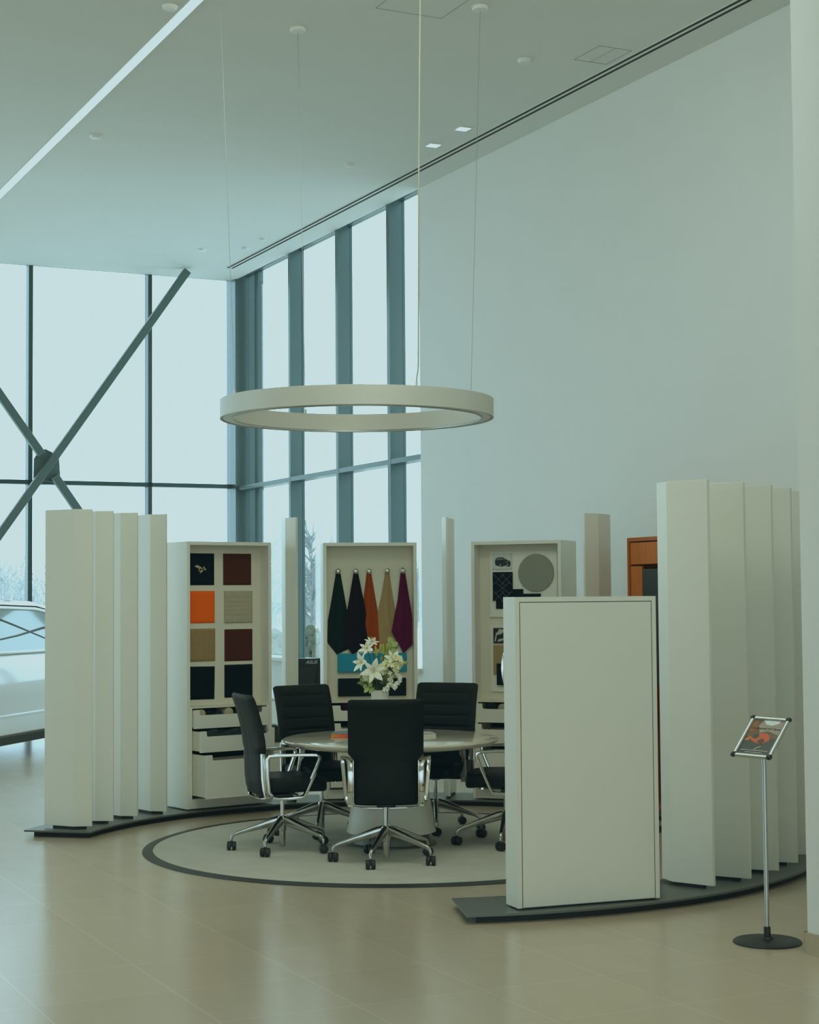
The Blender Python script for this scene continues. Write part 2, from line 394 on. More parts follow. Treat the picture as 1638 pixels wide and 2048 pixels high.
# ------------------------------------------------------------------ display cabinets
W2, DP, HT = .385, .40, 2.09
def cabinet(a, label, drawers, nhatch):
    o = empty('display_cabinet', pol(2.31, a, .05), R(a-90), label, 'cabinet', 'display cabinets')
    th = .028
    b = MB()
    b.box(-W2, -W2+th, 0, DP, .01, HT).box(W2-th, W2, 0, DP, .01, HT)
    b.box(-W2+th, W2-th, 0, DP, HT-th, HT).box(-W2+th, W2-th, DP-.02, DP, .01, HT-th)
    b.box(-W2+th, W2-th, .012, DP-.02, .01, .085)
    b.done('carcass', M['cab'], o, bevel=.0015)
    MB().box(-W2+th, W2-th, .13, .15, .80, HT-th).done('back_board', M['cabin'], o)
    MB().box(-W2+th, W2-th, .005, .15, .786, .80).done('ledge', M['cabin'], o)
    MB().box(-W2+th, -W2+th+.018, .004, .16, .085, .786).done('drawer_jamb', M['cab'], o)
    MB().box(W2-th-.018, W2-th, .004, .16, .085, .786).done('drawer_jamb', M['cab'], o)
    MB().box(-.338, .338, .33, .34, .085, .786).done('drawer_cavity_shade', M['dark'], o)  # dark sheet standing in for the shade behind the drawers
    for z0, z1, pull, nw in drawers:
        d = MB(); hw = .335; nd = .042
        prof = [(-hw, z0), (hw, z0), (hw, z1), (nw+.004, z1), (nw, z1-.004), (nw, z1-nd+.014), (nw-.004, z1-nd+.004), (nw-.014, z1-nd), (-nw+.014, z1-nd), (-nw+.004, z1-nd+.004), (-nw, z1-nd+.014), (-nw, z1-.004), (-nw-.004, z1), (-hw, z1)]
        d.prism(prof, -pull-.012, -pull+.006, 'y')
        dr = d.done('drawer', M['cab'], o)
        fl = z0+.05 if z0 > .6 else z0
        MB().box(-hw, -hw+.012, -pull+.006, .30-pull, z0+.01, z1-.004).box(hw-.012, hw, -pull+.006, .30-pull, z0+.01, z1-.004).box(-hw+.012, hw-.012, -pull+.006, .30-pull, fl+.008, fl+.016).box(-hw+.012, hw-.012, .29-pull, .30-pull, z0+.016, z1-.05).done('drawer_box', M['cabin'], dr)
    for sx in (-.12, .14):
        MB().lathe([(.012, -.004), (.012, 0), (.009, .002)], 12, sx, .07).done('spot_lamp', M['white'], o).location = (0, 0, HT-th)
    return o
def L2W(a, x, y, z): return pol(2.31, a, .05)+Matrix.Rotation(R(a-90), 3, 'Z') @ Vector((x, y, z))
A1, A2, A3 = 126.3, 96.6, 66.7
cab1 = cabinet(A1, 'cream open cabinet of leather squares with three pulled-out drawers', [(.630, .775, .012, .285), (.452, .615, .11, .28), (.105, .438, .20, .28)], 2)
cab2 = cabinet(A2, 'cream open cabinet holding the hanging leather hides', [(.640, .765, .004, .25), (.452, .622, .02, .25), (.105, .438, .02, .25)], 2)
cab3 = cabinet(A3, 'cream open cabinet holding the round mirror and sample boards', [(.625, .775, .03, .285), (.452, .612, .05, .285), (.105, .438, .05, .28)], 2)

LC = {'navy': (.005, .008, .014), 'dbrown': (.085, .022, .012), 'orange': (1., .14, .006), 'cream': (.46, .40, .29), 'tan': (.36, .235, .115), 'brown2': (.080, .021, .012), 'black': (.005, .007, .009)}
def leather(n, c): return mat('leather_'+n, c, .7, spec=.08, noise=.08, nscale=20, bump=.3, bscale=180)
def swatch(a, name, c, x0, x1, z0, z1, label, quilt=None, tilt=0., y=.115, group='leather squares'):
    o = empty('leather_swatch', L2W(a, (x0+x1)/2, y+.012, (z0+z1)/2), R(a-90), label, 'leather swatch', group)
    o.rotation_euler = (0, tilt, R(a-90))
    hw, hh = (x1-x0)/2, (z1-z0)/2; m = leather(name, c)
    b = MB()
    def fn(i, j):
        x = -hw+2*hw*i; z = -hh+2*hh*j; d = 0.
        e = min(i, 1-i, j, 1-j)
        d = -.008*min(1, e/.06)
        if quilt == 'flute': d -= .0035*abs(math.sin(i*PI*9)) if i < .8 else 0
        if quilt == 'diamond' and i < .8:
            p = ((x+z)/.05) % 1; q = ((x-z)/.05) % 1
            d += .003*(1 if min(p, 1-p) < .12 or min(q, 1-q) < .12 else 0)
        if quilt == 'dots':
            p = (x/.035) % 1-.5; q = (z/.035) % 1-.5; d -= .004*max(0, 1-(p*p+q*q)*5)
        if quilt == 'seam':
            for s_ in (.24, .68): d += .004*max(0, 1-abs(i-s_)/.02)
        return (x, d, z)
    n = 44
    V = b.grid(fn, n, n)
    back = [b.v((-hw, .012, -hh)), b.v((hw, .012, -hh)), b.v((hw, .012, hh)), b.v((-hw, .012, hh))]
    b.f(back)
    b.f([V[i][0] for i in range(n+1)]+[back[1], back[0]]); b.f([V[i][n] for i in range(n+1)]+[back[2], back[3]])
    b.f([V[0][j] for j in range(n+1)]+[back[3], back[0]]); b.f([V[n][j] for j in range(n+1)]+[back[2], back[1]])
    b.done('pad', m, o, smooth=True)
    return o
sw1 = swatch(A1, 'navy', LC['navy'], -.32, -.07, 1.748, 2.0, 'near-black leather square with a gold emblem')
swatch(A1, 'dbrown', LC['dbrown'], .013, .272, 1.748, 2.0, 'plain dark brown leather square at the top right of its cabinet')
swatch(A1, 'orange', LC['orange'], -.32, -.066, 1.447, 1.702, 'bright orange leather square')
swatch(A1, 'cream', LC['cream'], .02, .282, 1.443, 1.702, 'pale cream embossed leather square', 'dots')
swatch(A1, 'tan', LC['tan'], -.32, -.062, 1.146, 1.404, 'tan fluted leather square', 'flute')
swatch(A1, 'brown2', LC['brown2'], .024, .282, 1.14, 1.395, 'dark brown diamond-stitched leather square, third row right', 'diamond')
swatch(A1, 'black', LC['black'], -.32, -.068, .846, 1.106, 'black leather square with vertical seams, bottom row left', 'seam', R(1))
swatch(A1, 'black', LC['black'], .023, .282, .851, 1.112, 'plain black leather square, bottom row right')
gold = mat('gold_thread', (.75, .62, .33), .35, .6, noise=.15, nscale=60)
eb = MB()
def ep(pts): eb.prism([(p[0], p[1]) for p in pts], -.0115, -.0085, 'y')
k_ = .20/1030.
def E(l): return [((x-685)*k_, (890-y)*k_) for x, y in l]
ep(E([(465, 760), (480, 722), (515, 720), (640, 780), (775, 872), (770, 890), (640, 850), (530, 775)]))
ep(E([(380, 770), (440, 755), (470, 765), (600, 850), (640, 880), (625, 895), (560, 850), (430, 795)]))
ep(E([(615, 880), (640, 885), (630, 930), (570, 975), (540, 970), (600, 935)]))
ep(E([(625, 985), (690, 935), (790, 912), (795, 935), (700, 1020), (650, 1055), (630, 1040), (690, 990)]))
ep(E([(780, 800), (810, 775), (840, 800), (880, 890), (915, 870), (905, 915), (885, 935), (850, 905), (815, 830)]))
eb.done('emblem', gold, sw1, label='gold stitched emblem')

# drawers contents (left cabinet)
def roll(a, x, y, z, r, ln, c, name, label, group='leather rolls in the drawers', hollow=True):
    m = leather(name, c)
    b = MB(Matrix.Rotation(R(90), 4, 'X'))
    prof = [(r*.2, -ln/2), (r*.75, -ln/2+.004), (r*.95, -ln/2+.012), (r, -ln/2+.03), (r, ln/2-.03), (r*.95, ln/2-.012), (r*.75, ln/2-.004), (r*.2, ln/2)]
    b.lathe(prof, 28)
    o = b.done('leather_roll', m, None, recentre=False, smooth=True)
    o.location = L2W(a, x, y, z); o.rotation_euler = (0, 0, R(a-90)); return tag(o, label, 'leather roll', group)
beige = (.45, .39, .28)
roll(A1, -.25, .085, .738, .040, .17, beige, 'beige', 'beige leather roll at the left end of the top drawer under the leather squares')
roll(A1, -.165, .10, .733, .036, .17, (.012, .014, .016), 'rollblack', 'black leather roll right beside the leftmost beige roll')
roll(A1, -.09, .10, .731, .034, .17, (.025, .028, .032), 'rollgrey', 'dark grey leather roll between the black one and the central beige roll')
roll(A1, -.005, .085, .740, .043, .17, beige, 'beige', 'beige leather roll in the middle of the top drawer under the leather squares')
roll(A1, .09, .10, .735, .038, .17, (.012, .014, .016), 'rollblack', 'black leather roll half hidden by the left chair back')
roll(A1, .205, .085, .737, .040, .17, (.008, .008, .010), 'rollblack', 'black leather roll at the right end of the top drawer under the leather squares')
roll(A2, -.20, .11, .745, .038, .18, (.035, .008, .025), 'rollplum', 'plum leather roll in the top drawer under the hides')
roll(A2, .17, .11, .745, .038, .18, beige, 'beige', 'beige leather roll in the top drawer under the hides')
roll(A3, -.225, .09, .742, .046, .18, (.014, .014, .017), 'rollblack', 'black leather roll in the drawer under the mirror cabinet')
roll(A3, -.135, .10, .736, .040, .18, beige, 'beige', 'beige leather roll beside a black one under the mirror cabinet')
roll(A3, -.055, .10, .736, .040, .18, (.02, .20, .36), 'rollblue', 'blue leather roll in the drawer under the mirror cabinet')
def wavy(a, y, z, c, n, label, x0=-.28, x1=.28, ztop=.0):
    b = MB()
    def fn(i, j): 
        x = x0+(x1-x0)*i
        return (x, y+.004*math.sin(i*40+n), z+(j)*(.130+.010*math.sin(i*18+n*2)))
    V = b.grid(fn, 60, 2)
    o = b.done('leather_sheet', leather('sheet', c), None, recentre=False, smooth=True)
    sm = o.modifiers.new('solid', 'SOLIDIFY'); sm.thickness = .003
    o.location = L2W(a, 0, 0, 0); o.rotation_euler = (0, 0, R(a-90)); tag(o, label, 'leather sheet', 'sheets in the middle drawer')
wavy(A1, -.07, .470, (.030, .040, .042), 0, 'wavy dark leather sheet at the front of the middle drawer')
wavy(A1, -.045, .475, (.018, .024, .026), 1, 'wavy dark leather sheet behind the front one in the middle drawer')
wavy(A1, -.02, .48, (.040, .052, .055), 2, 'wavy slate leather sheet at the back of the middle drawer')

# hanging hides (middle cabinet)
def hide(a, pts, c, name, label, y, hook, seam):
    o = empty('leather_hide', L2W(a, hook[0], y, hook[1]), R(a-90), label, 'leather hide', 'hanging leather hides')
    P = [(p[0]-hook[0], p[1]-hook[1]) for p in pts]
    n = len(P)
    cx = sum(p[0] for p in P)/n; 
    m = leather(name, c)
    b = MB()
    # outline resampled left/right by height, folded into soft pleats
    zs = sorted(set(p[1] for p in P)); zt, zb = max(zs), min(zs)
    def span(z):
        xs = []
        for i in range(n):
            (xa, za), (xb, zb_) = P[i], P[(i+1) % n]
            if (za-z)*(zb_-z) <= 0 and za != zb_: xs.append(xa+(xb-xa)*(z-za)/(zb_-za))
        return min(xs), max(xs)
    def fn(i, j):
        z = zt-.001-(zt-zb-.002)*j
        l, r = span(z); x = l+(r-l)*i
        w = r-l
        d = -w*.16*math.exp(-((i-seam)/.22)**2)*min(1, 2.*(1-j)+.35) - .006*math.sin(i*PI)
        return (x, d, z)
    b.grid(fn, 20, 40)
    ob = b.done('hide', m, o, smooth=True)
    sm = ob.modifiers.new('solid', 'SOLIDIFY'); sm.thickness = .003; sm.offset = 0
    kb = MB(Matrix.Translation((0, -.022, 0)) @ Matrix.Rotation(R(90), 4, 'X'))
    kb.lathe([(.009, -.008), (.021, -.006), (.0215, .003), (.014, .009), (.008, .004), (.005, .013), (.002, .014)], 24)
    kb.done('grommet', M['chrome'], o, smooth=True)
hk1 = [(-.255, 1.882), (-.235, 1.84), (-.182, 1.54), (-.150, 1.42), (-.13, 1.24), (-.267, 1.175), (-.345, 1.274), (-.339, 1.458), (-.272, 1.84)]
hide(A2, hk1, (.010, .020, .019), 'green', 'blackish green leather hide hanging at the left of the row', .124, (-.255, 1.856), .5)
hk3 = [(.002, 1.875), (.02, 1.84), (.07, 1.54), (.097, 1.228), (.03, 1.2), (-.08, 1.26), (-.08, 1.42), (-.046, 1.62), (-.018, 1.84)]
hide(A2, hk3, (.36, .062, .008), 'rust', 'rust orange leather hide hanging in the middle of the row', .126, (.001, 1.854), .4)
hk4 = [(.151, 1.878), (.17, 1.84), (.211, 1.556), (.25, 1.4), (.235, 1.22), (.16, 1.18), (.085, 1.245), (.070, 1.51), (.104, 1.66), (.135, 1.84)]
hide(A2, hk4, (.42, .29, .14), 'sand', 'sandy beige leather hide hanging second from the right of the row', .124, (.151, 1.858), .45)
hk2 = [(-.11, 1.882), (-.09, 1.84), (-.026, 1.517), (.012, 1.27), (.008, 1.249), (-.143, 1.177), (-.228, 1.301), (-.178, 1.559), (-.128, 1.84)]
hide(A2, hk2, (.014, .008, .013), 'aubergine', 'near-black aubergine leather hide hanging second from the left of the row', .105, (-.11, 1.855), .55)
hk5 = [(.28, 1.887), (.30, 1.84), (.35, 1.52), (.372, 1.30), (.368, 1.262), (.283, 1.181), (.183, 1.359), (.236, 1.618), (.262, 1.84)]
hide(A2, hk5, (.11, .006, .048), 'plum', 'plum purple leather hide hanging at the right of the row', .105, (.28, 1.857), .35)
def board(a, x0, x1, z0, z1, c, name, label, cat='leather board', y=.118):
    o = MB().box(x0, x1, y-.016, y+.012, z0, z1).done('leather_board', leather(name, c), None, recentre=False, bevel=.006, bseg=3)
    o.location = L2W(a, 0, 0, 0); o.rotation_euler = (0, 0, R(a-90)); return tag(o, label, cat)
board(A2, -.262, .308, 1.028, 1.182, (.035, .30, .46), 'turquoise', 'turquoise blue leather board under the hides')
board(A2, -.26, .302, .831, .978, (.010, .014, .017), 'blackboard', 'black leather board below the turquoise one')

# mirror cabinet boards
def at3(o, x=0, y=0, z=0): o.location = L2W(A3, x, y, z); o.rotation_euler = (0, 0, R(A3-90)); return o
sb1 = empty('sample_board', L2W(A3, .024, .125, 1.74), R(A3-90), 'pale sample board carrying the round mirror', 'sample board')
MB().box(-.29, .29, -.012, .004, -.268, .268).done('board', M['cab'], sb1, bevel=.002)
mr = MB(Matrix.Translation((.113, -.013, .09)) @ Matrix.Rotation(R(90), 4, 'X'))
mr.lathe([(.152, 0), (.152, .01), (.149, .013)], 64).done('mirror_disc', mat('smoky_mirror', (.40, .39, .33), .14, .95, noise=.06, nscale=3), sb1, smooth=True)
pt = MB().box(-.26, -.095, -.022, -.012, .124, .25).done('picture_plate', mat('frosted_plate', (.62, .64, .62), .3, noise=.02), sb1, bevel=.001)
ink = mat('dark_print', (.012, .016, .018), .4, noise=.15, nscale=60)
mid = mat('grey_print', (.20, .22, .22), .5, noise=.15, nscale=60)
def cpic(l): return [(-.2475+(x-255)*.00042, .238-(y-190)*.00044) for x, y in l]
cb = MB(); 
cb.prism(cpic([(275, 300), (300, 250), (335, 232), (450, 232), (500, 262), (545, 290), (590, 300), (600, 350), (580, 405), (540, 410), (500, 385), (430, 400), (400, 408), (370, 395), (300, 385), (280, 360)]), -.0232, -.0222, 'y')
cb.done('car_picture', ink, pt, label='dark car picture')
cb2 = MB(); cb3 = MB()
for l in ([(310, 285), (325, 250), (362, 248), (365, 280)], [(375, 280), (372, 248), (430, 246), (440, 276)], [(450, 272), (445, 245), (470, 250), (505, 280)], [(470, 315), (560, 300), (585, 312), (500, 325)]):
    cb2.prism(cpic(l), -.0242, -.0233, 'y')
for q in (390, 535):
    cb3.prism(cpic([(q-22, 372), (q-12, 345), (q+8, 345), (q+18, 372), (q+8, 398), (q-12, 398)]), -.0242, -.0233, 'y')
cb2.done('car_windows', mid, pt); cb3.done('car_wheels', mid, pt)
for q in (-.252, -.103):
    for z in (.132, .242): MB().prism([(q+.004*math.cos(t*PI/4), z+.004*math.sin(t*PI/4)) for t in range(8)], -.025, -.022, 'y').done('fixing_screw', M['silver'], pt)
st = MB(); st.box(-.26, -.09, -.024, -.012, -.135, .1); st.box(-.235, .0, -.020, -.012, -.2, -.04); st.box(-.09, .15, -.018, -.012, -.22, -.078); st.box(-.05, .27, -.016, -.012, -.24, -.115)
st.done('black_samples', leather('blackboard', (.010, .014, .017)), sb1)
ql = MB()
for z0_ in (-.02,):
    for cx_, cz_ in ((-.22, .04), (-.13, .04), (-.175, -.03), (-.22, -.1), (-.13, -.1)):
        for s_ in (-1, 1):
            ql.sweep([(max(-.258, cx_-.06), -.0245, cz_-s_*.045), (min(-.092, cx_+.06), -.0245, cz_+s_*.045)], (.002, .0025), up=(0, 1, 0), seg=6)
ql.done('quilting_stitch', mid, sb1)
sb2 = empty('sample_board', L2W(A3, .024, .125, 1.135), R(A3-90), 'pale sample board below the mirror board, mostly hidden by the white display case', 'sample board')
MB().box(-.29, .29, -.012, .004, -.27, .27).done('board', M['cab'], sb2, bevel=.002)
p2 = MB().box(-.26, -.095, -.022, -.012, .124, .248).done('picture_plate', ink, sb2)
wp = mat('pale_print', (.55, .53, .46), .5, noise=.1, nscale=40)
w2 = MB()
for l in ([(-.235, .19), (-.19, .20), (-.15, .235), (-.21, .24)], [(-.25, .14), (-.24, .14), (-.225, .21), (-.235, .215)], [(-.225, .135), (-.18, .145), (-.17, .165), (-.215, .158)], [(-.165, .15), (-.13, .15), (-.12, .20), (-.155, .19)]):
    w2.prism(l, -.0232, -.0222, 'y')
w2.done('pale_print', wp, p2)
MB().box(-.262, -.05, -.024, -.012, -.13, .11).done('tan_sample', leather('sand', (.40, .28, .14)), sb2, bevel=.002)
MB().box(-.23, .1, -.034, -.024, -.215, -.04).done('black_sample', leather('blackboard', (.010, .014, .017)), sb2)

# ------------------------------------------------------------------ white display case in front (back of a shallow unit)
PA = -68.2
pp = empty('display_case', ((.553+1.34)/2, (9.033+9.326)/2, .05), math.atan2(.293, .787), 'plain white back of a display case standing on the right end of the plinth', 'display case')
hw = .42
MB().box(-hw, hw, .006, .155, .008, 1.64).done('carcass', M['cab'], pp, bevel=.0015)
MB().box(-hw+.026, hw-.026, .0015, .008, .012, 1.614).done('shadow_gap', M['dark'], pp)
MB().box(-hw+.030, hw-.030, .0, .007, .012, 1.610).done('back_panel', M['fin'], pp)
MB().box(-hw, -hw+.026, 0, .007, .008, 1.64).box(hw-.026, hw, 0, .007, .008, 1.64).box(-hw+.026, hw-.026, 0, .007, 1.614, 1.64).done('edge_frame', M['cab'], pp)
MB().box(-hw+.02, hw-.02, .02, .14, 0, .008).done('foot', M['kick'], pp)
wh = empty('wheel_rim', pp.matrix_basis @ Vector((-.112, .158, 1.25)), math.atan2(.293, .787), 'chrome display wheel rim fixed to the inner face of the white display case', 'wheel rim')
T = Matrix.Rotation(R(-90), 4, 'X')
wb = MB(T); wb.lathe([(.235, 0), (.25, .02), (.25, .05), (.235, .09), (.25, .13), (.262, .135), (.26, .145), (.225, .13), (.215, .04), (.215, 0)], 48, closed=True); wb.done('rim', M['chrome'], wh, smooth=True)
wb = MB(T)
for k in range(7):
    a = 2*PI*k/7
    wb.sweep([(.03*math.cos(a), .03*math.sin(a), .07), (.13*math.cos(a), .13*math.sin(a), .105), (.228*math.cos(a), .228*math.sin(a), .12)], [(.05, .03), (.04, .03), (.055, .025)], seg=8)
wb.lathe([(.05, 0), (.05, .09), (.03, .1)], 24); wb.done('spokes', M['silver'], wh, smooth=True)

# ------------------------------------------------------------------ office chair
def make_chair():
    o = empty('office_chair', (0, 0, 0), 0, '', 'office chair', 'black office chairs')
    # local +Y faces forward
    b = MB()                                            # seat
    def seat(i, j):
        pass
    n, mseg = 14, 28
    rings = []
    for z, k in ((.405, .90), (.412, .97), (.43, 1.), (.47, 1.), (.487, .985), (.497, .95), (.500, .86)):
        ring = []
        for t in range(mseg):
            a = 2*PI*t/mseg; c, s_ = math.cos(a), math.sin(a)
            x = math.copysign(abs(c)**(2/5.5), c)*.24*k; y = math.copysign(abs(s_)**(2/5.5), s_)*.225*k+.04
            dz = -.016*max(0, (y-.12)/.14)**2 - .004*math.cos(x/.24*PI/2)
            ring.append(b.v((x, y, z+dz)))
        rings.append(ring)
    for i in range(len(rings)-1):
        for t in range(mseg): b.f([rings[i][t], rings[i][(t+1) % mseg], rings[i+1][(t+1) % mseg], rings[i+1][t]])
    b.f(rings[0][::-1]); b.f(rings[-1])
    b.done('seat', M['leather'], o, smooth=True)
    # backrest
    prof = [(.375, -.175), (.40, -.188), (.47, -.200), (.56, -.203), (.65, -.205), (.75, -.216), (.85, -.235), (.95, -.262), (1.045, -.295)]
    def cy(z):
        for (za, ya), (zb, yb) in zip(prof, prof[1:]):
            if z <= zb: return ya+(yb-ya)*max(0, (z-za)/(zb-za))
        return prof[-1][1]
    def hwid(z):
        w = .200 if z < .655 else (.238 if z > .70 else .200+.038*(z-.655)/.045)
        e = min(z-.375, 1.045-z)
        if e < .022: w -= .022-math.sqrt(max(0, .022**2-(.022-e)**2))
        return w
    NR, NC = 68, 20
    b = MB(); F, B = [], []
    for i in range(NR+1):
        z = .375+.67*i/NR; w = hwid(z); rf, rb = [], []
        e = min(1, min(z-.375, 1.045-z)/.03)
        for j in range(NC+1):
            s_ = -1+2*j/NC; x = w*s_
            t = .028*(1-abs(s_)**8*.75)*(.45+.55*math.sqrt(max(0, e)))
            base = cy(z)+.022*s_*s_
            g = 0.
            if abs(s_) < .72:
                for zl in (.97, .89, .81, .73): g = max(g, .010*max(0, 1-abs(z-zl)/.012))
            gb = .004*max(0, 1-abs(s_)/.06)
            rf.append(b.v((x, base+t-g, z))); rb.append(b.v((x, base-t+gb, z)))
        F.append(rf); B.append(rb)
    for i in range(NR):
        for j in range(NC):
            b.f([F[i][j], F[i+1][j], F[i+1][j+1], F[i][j+1]]); b.f([B[i][j], B[i][j+1], B[i+1][j+1], B[i+1][j]])
        b.f([F[i][0], B[i][0], B[i+1][0], F[i+1][0]]); b.f([F[i][NC], F[i+1][NC], B[i+1][NC], B[i][NC]])
    for j in range(NC):
        b.f([F[0][j], F[0][j+1], B[0][j+1], B[0][j]]); b.f([F[NR][j], B[NR][j], B[NR][j+1], F[NR][j+1]])
    b.done('backrest', M['leather'], o, smooth=True)
    # chrome edge of the lower back
    for s_ in (-1, 1):
        b = MB()
        b.sweep([(s_*.204, cy(z)+.012, z) for z in (.66, .58, .5, .43, .39, .368)]+[(s_*.15, cy(.375)-.004, .362), (s_*.02, cy(.375)-.01, .360)], (.008, .034), up=(0, 1, 0), seg=8)
        b.done('back_frame', M['chrome'], o, smooth=True)
        # arm loop: flat polished strap
        X0, X1 = .222, .272
        P = [(X0, -.135, .385), (X0, -.158, .41), (X0, -.166, .52), (X0, -.168, 0.625), (X0+.002, -.160, 0.644), (X0+.012, -.08, 0.648), (X0+.03, .06, 0.648), (X1, .15, 0.646), (X1+.004, .174, 0.635), (X1+.002, .178, 0.615), (X1-.006, .148, .54), (X1-.02, .095, .415), (X1-.026, .078, .378), (X0+.014, .055, .366), (X0+.006, -.03, .363), (X0+.002, -.10, .364), (X0, -.135, .372)]
        b = MB(); b.sweep([(s_*x, y, z) for x, y, z in P], [(.021, .042)]*len(P), up=(s_*1, 0, 0), seg=10, pw=5)
        # section: strap wide across the chair
        b.done('armrest', M['chrome'], o, smooth=True)
    b = MB(); b.box(-.10, .10, -.14, .14, .385, .415).box(-.20, .20, -.10, .02, .368, .39).box(-.06, .06, -.17, -.05, .36, .40).done('tilt_mechanism', M['blackp'], o, bevel=.008)
    b = MB(); b.tube([(.10, .03, .39), (.26, .03, .385)], .006).tube([(-.10, -.05, .39), (-.25, -.05, .385)], .006).box(-.09, -.02, .145, .16, .375, .40).done('lever', M['chrome'], o)
    b = MB(); b.lathe([(.013, .2), (.013, .352), (.024, .356), (.026, .372), (.02, .375)], 20).done('gas_lift', M['chrome'], o, smooth=True)
    b = MB(); b.lathe([(.020, .02), (.0205, .023), (.0205, .125), (.026, .128), (.030, .19), (.034, .212), (.03, .222), (.014, .226)], 24).done('hub', M['alubase'], o, smooth=True)
    leg = MB(); leg.sweep([(.018, 0, .197), (.06, 0, .186), (.15, 0, .160), (.25, 0, .130), (.305, 0, .113), (.328, 0, .102), (.338, 0, .085), (.34, 0, .060)], [(.060, .034), (.062, .034), (.048, .032), (.032, .027), (.026, .024), (.024, .022), (.020, .019), (.016, .016)], up=(0, 1, 0), seg=12, pw=3)
    l0 = leg.done('leg', M['alubase'], o, smooth=True)
    T = Matrix.Rotation(R(90), 4, 'X')
    c = MB(T)
    c.lathe([(.012, .005), (.027, .005), (.0295, .009), (.0295, .024), (.026, .030), (.008, .031)], 24, 0, .0295)
    c.lathe([(.008, -.031), (.026, -.030), (.0295, -.024), (.0295, -.009), (.027, -.005), (.012, -.005)], 24, 0, .0295)
    c.T = Matrix(); c.box(-.012, .012, -.010, .010, .022, .05); c.sweep([(0, 0, .045), (0, 0, .066)], (.018, .018), seg=8, pw=2)
    c0 = c.done('caster', M['blackp'], o, smooth=True)
    return o, l0, c0
proto, leg0, cas0 = make_chair()
def caster_set(root, l, c, base, yaw, spins):
    for k in range(5):
        L_ = l if k == 0 else l.copy(); K_ = c if k == 0 else c.copy()
        if k: COL.objects.link(L_); COL.objects.link(K_); L_.parent = root; K_.parent = root
        a = R(base+72*k)-yaw
        L_.rotation_euler = (0, 0, a)
        K_.location = (.34*math.cos(a), .34*math.sin(a), 0); K_.rotation_euler = (0, 0, R(spins[k % len(spins)])-yaw)
chairs = [(-.164, 10.99, 91, 182, 'black office chair in front of the table, seen from behind', (80, 95, 85, 20, 60)),
          (-.868, 11.53, 21, 183, 'black office chair at the left of the table, in side view', (95, 80, 10, 20, 40)),
          (-.645, 12.30, -54, 196, 'black office chair behind the table on the left', (70, 30, 100, 20, 60)),
          (.173, 12.45, -112, 198, 'black office chair behind the table on the right', (70, 30, 10, 10, 30)),
          (.640, 11.72, 174, 189, 'black office chair half hidden behind the white display case', (60, 30, 10, 90, 50))]
protos = []
for i in range(1, 5):
    r_ = copy_tree(proto); protos.append(r_)
for (x, y, yaw, base, lb, sp), r_ in zip(chairs, [proto]+protos):
    r_.location = (x, y, .0105); ya = R(yaw-90); r_.rotation_euler = (0, 0, ya); r_['label'] = lb
    l = [c for c in r_.children if c.name.split('.')[0] == 'leg'][0]; c = [c for c in r_.children if c.name.split('.')[0] == 'caster'][0]
    caster_set(r_, l, c, base, ya, sp)

# ------------------------------------------------------------------ things on the table
TZ = .735
def book(x, y, rz, w, d, h, cover, pages, label, z=TZ):
    o = empty('book', (x, y, z), rz, label, 'book', 'books on the table')
    MB().box(-w/2+.004, w/2-.004, -d/2, d/2-.004, .002, h-.002).done('pages', pages, o)
    MB().box(-w/2, w/2, -d/2-.002, d/2, 0, .002).box(-w/2, w/2, -d/2-.002, d/2, h-.002, h).box(-w/2, w/2, d/2-.003, d/2, .002, h-.002).done('cover', cover, o)
paper = mat('book_pages', (.72, .69, .62), .8, noise=.04, nscale=80)
rb = bpy.data.materials.new('rainbow_edge'); rb.use_nodes = True
nt = rb.node_tree; bs = nt.nodes['Principled BSDF']; tc = nt.nodes.new('ShaderNodeTexCoord'); sx = nt.nodes.new('ShaderNodeSeparateXYZ'); mr_ = nt.nodes.new('ShaderNodeMapRange'); cr = nt.nodes.new('ShaderNodeValToRGB')
nt.links.new(tc.outputs['Object'], sx.inputs[0]); nt.links.new(sx.outputs[0], mr_.inputs[0]); mr_.inputs[1].default_value = -.15; mr_.inputs[2].default_value = .15
nt.links.new(mr_.outputs[0], cr.inputs[0]); nt.links.new(cr.outputs[0], bs.inputs['Base Color'])
cr.color_ramp.elements[0].color = (.9, .32, .02, 1); cr.color_ramp.elements[1].color = (.25, .02, .3, 1)
e = cr.color_ramp.elements.new(.3); e.color = (.95, .12, .02, 1)
e = cr.color_ramp.elements.new(.55); e.color = (.8, .02, .05, 1)
bs.inputs['Roughness'].default_value = .5
slate = mat('slate_cover', (.20, .24, .28), .45, noise=.05)
book(-.395, 11.83, R(-4), .30, .22, .026, slate, rb, 'book with a slate cover and orange-red page edges on the table')
book(.03, 11.80, R(8), .26, .19, .022, mat('grey_cover', (.55, .54, .50), .5, noise=.03), paper, 'pale grey book lying under the dark one on the table')
book(.015, 11.83, R(3), .24, .18, .018, mat('dark_cover', (.06, .06, .065), .4, noise=.05), paper, 'dark-covered book on top of the pale grey one', TZ+.022)

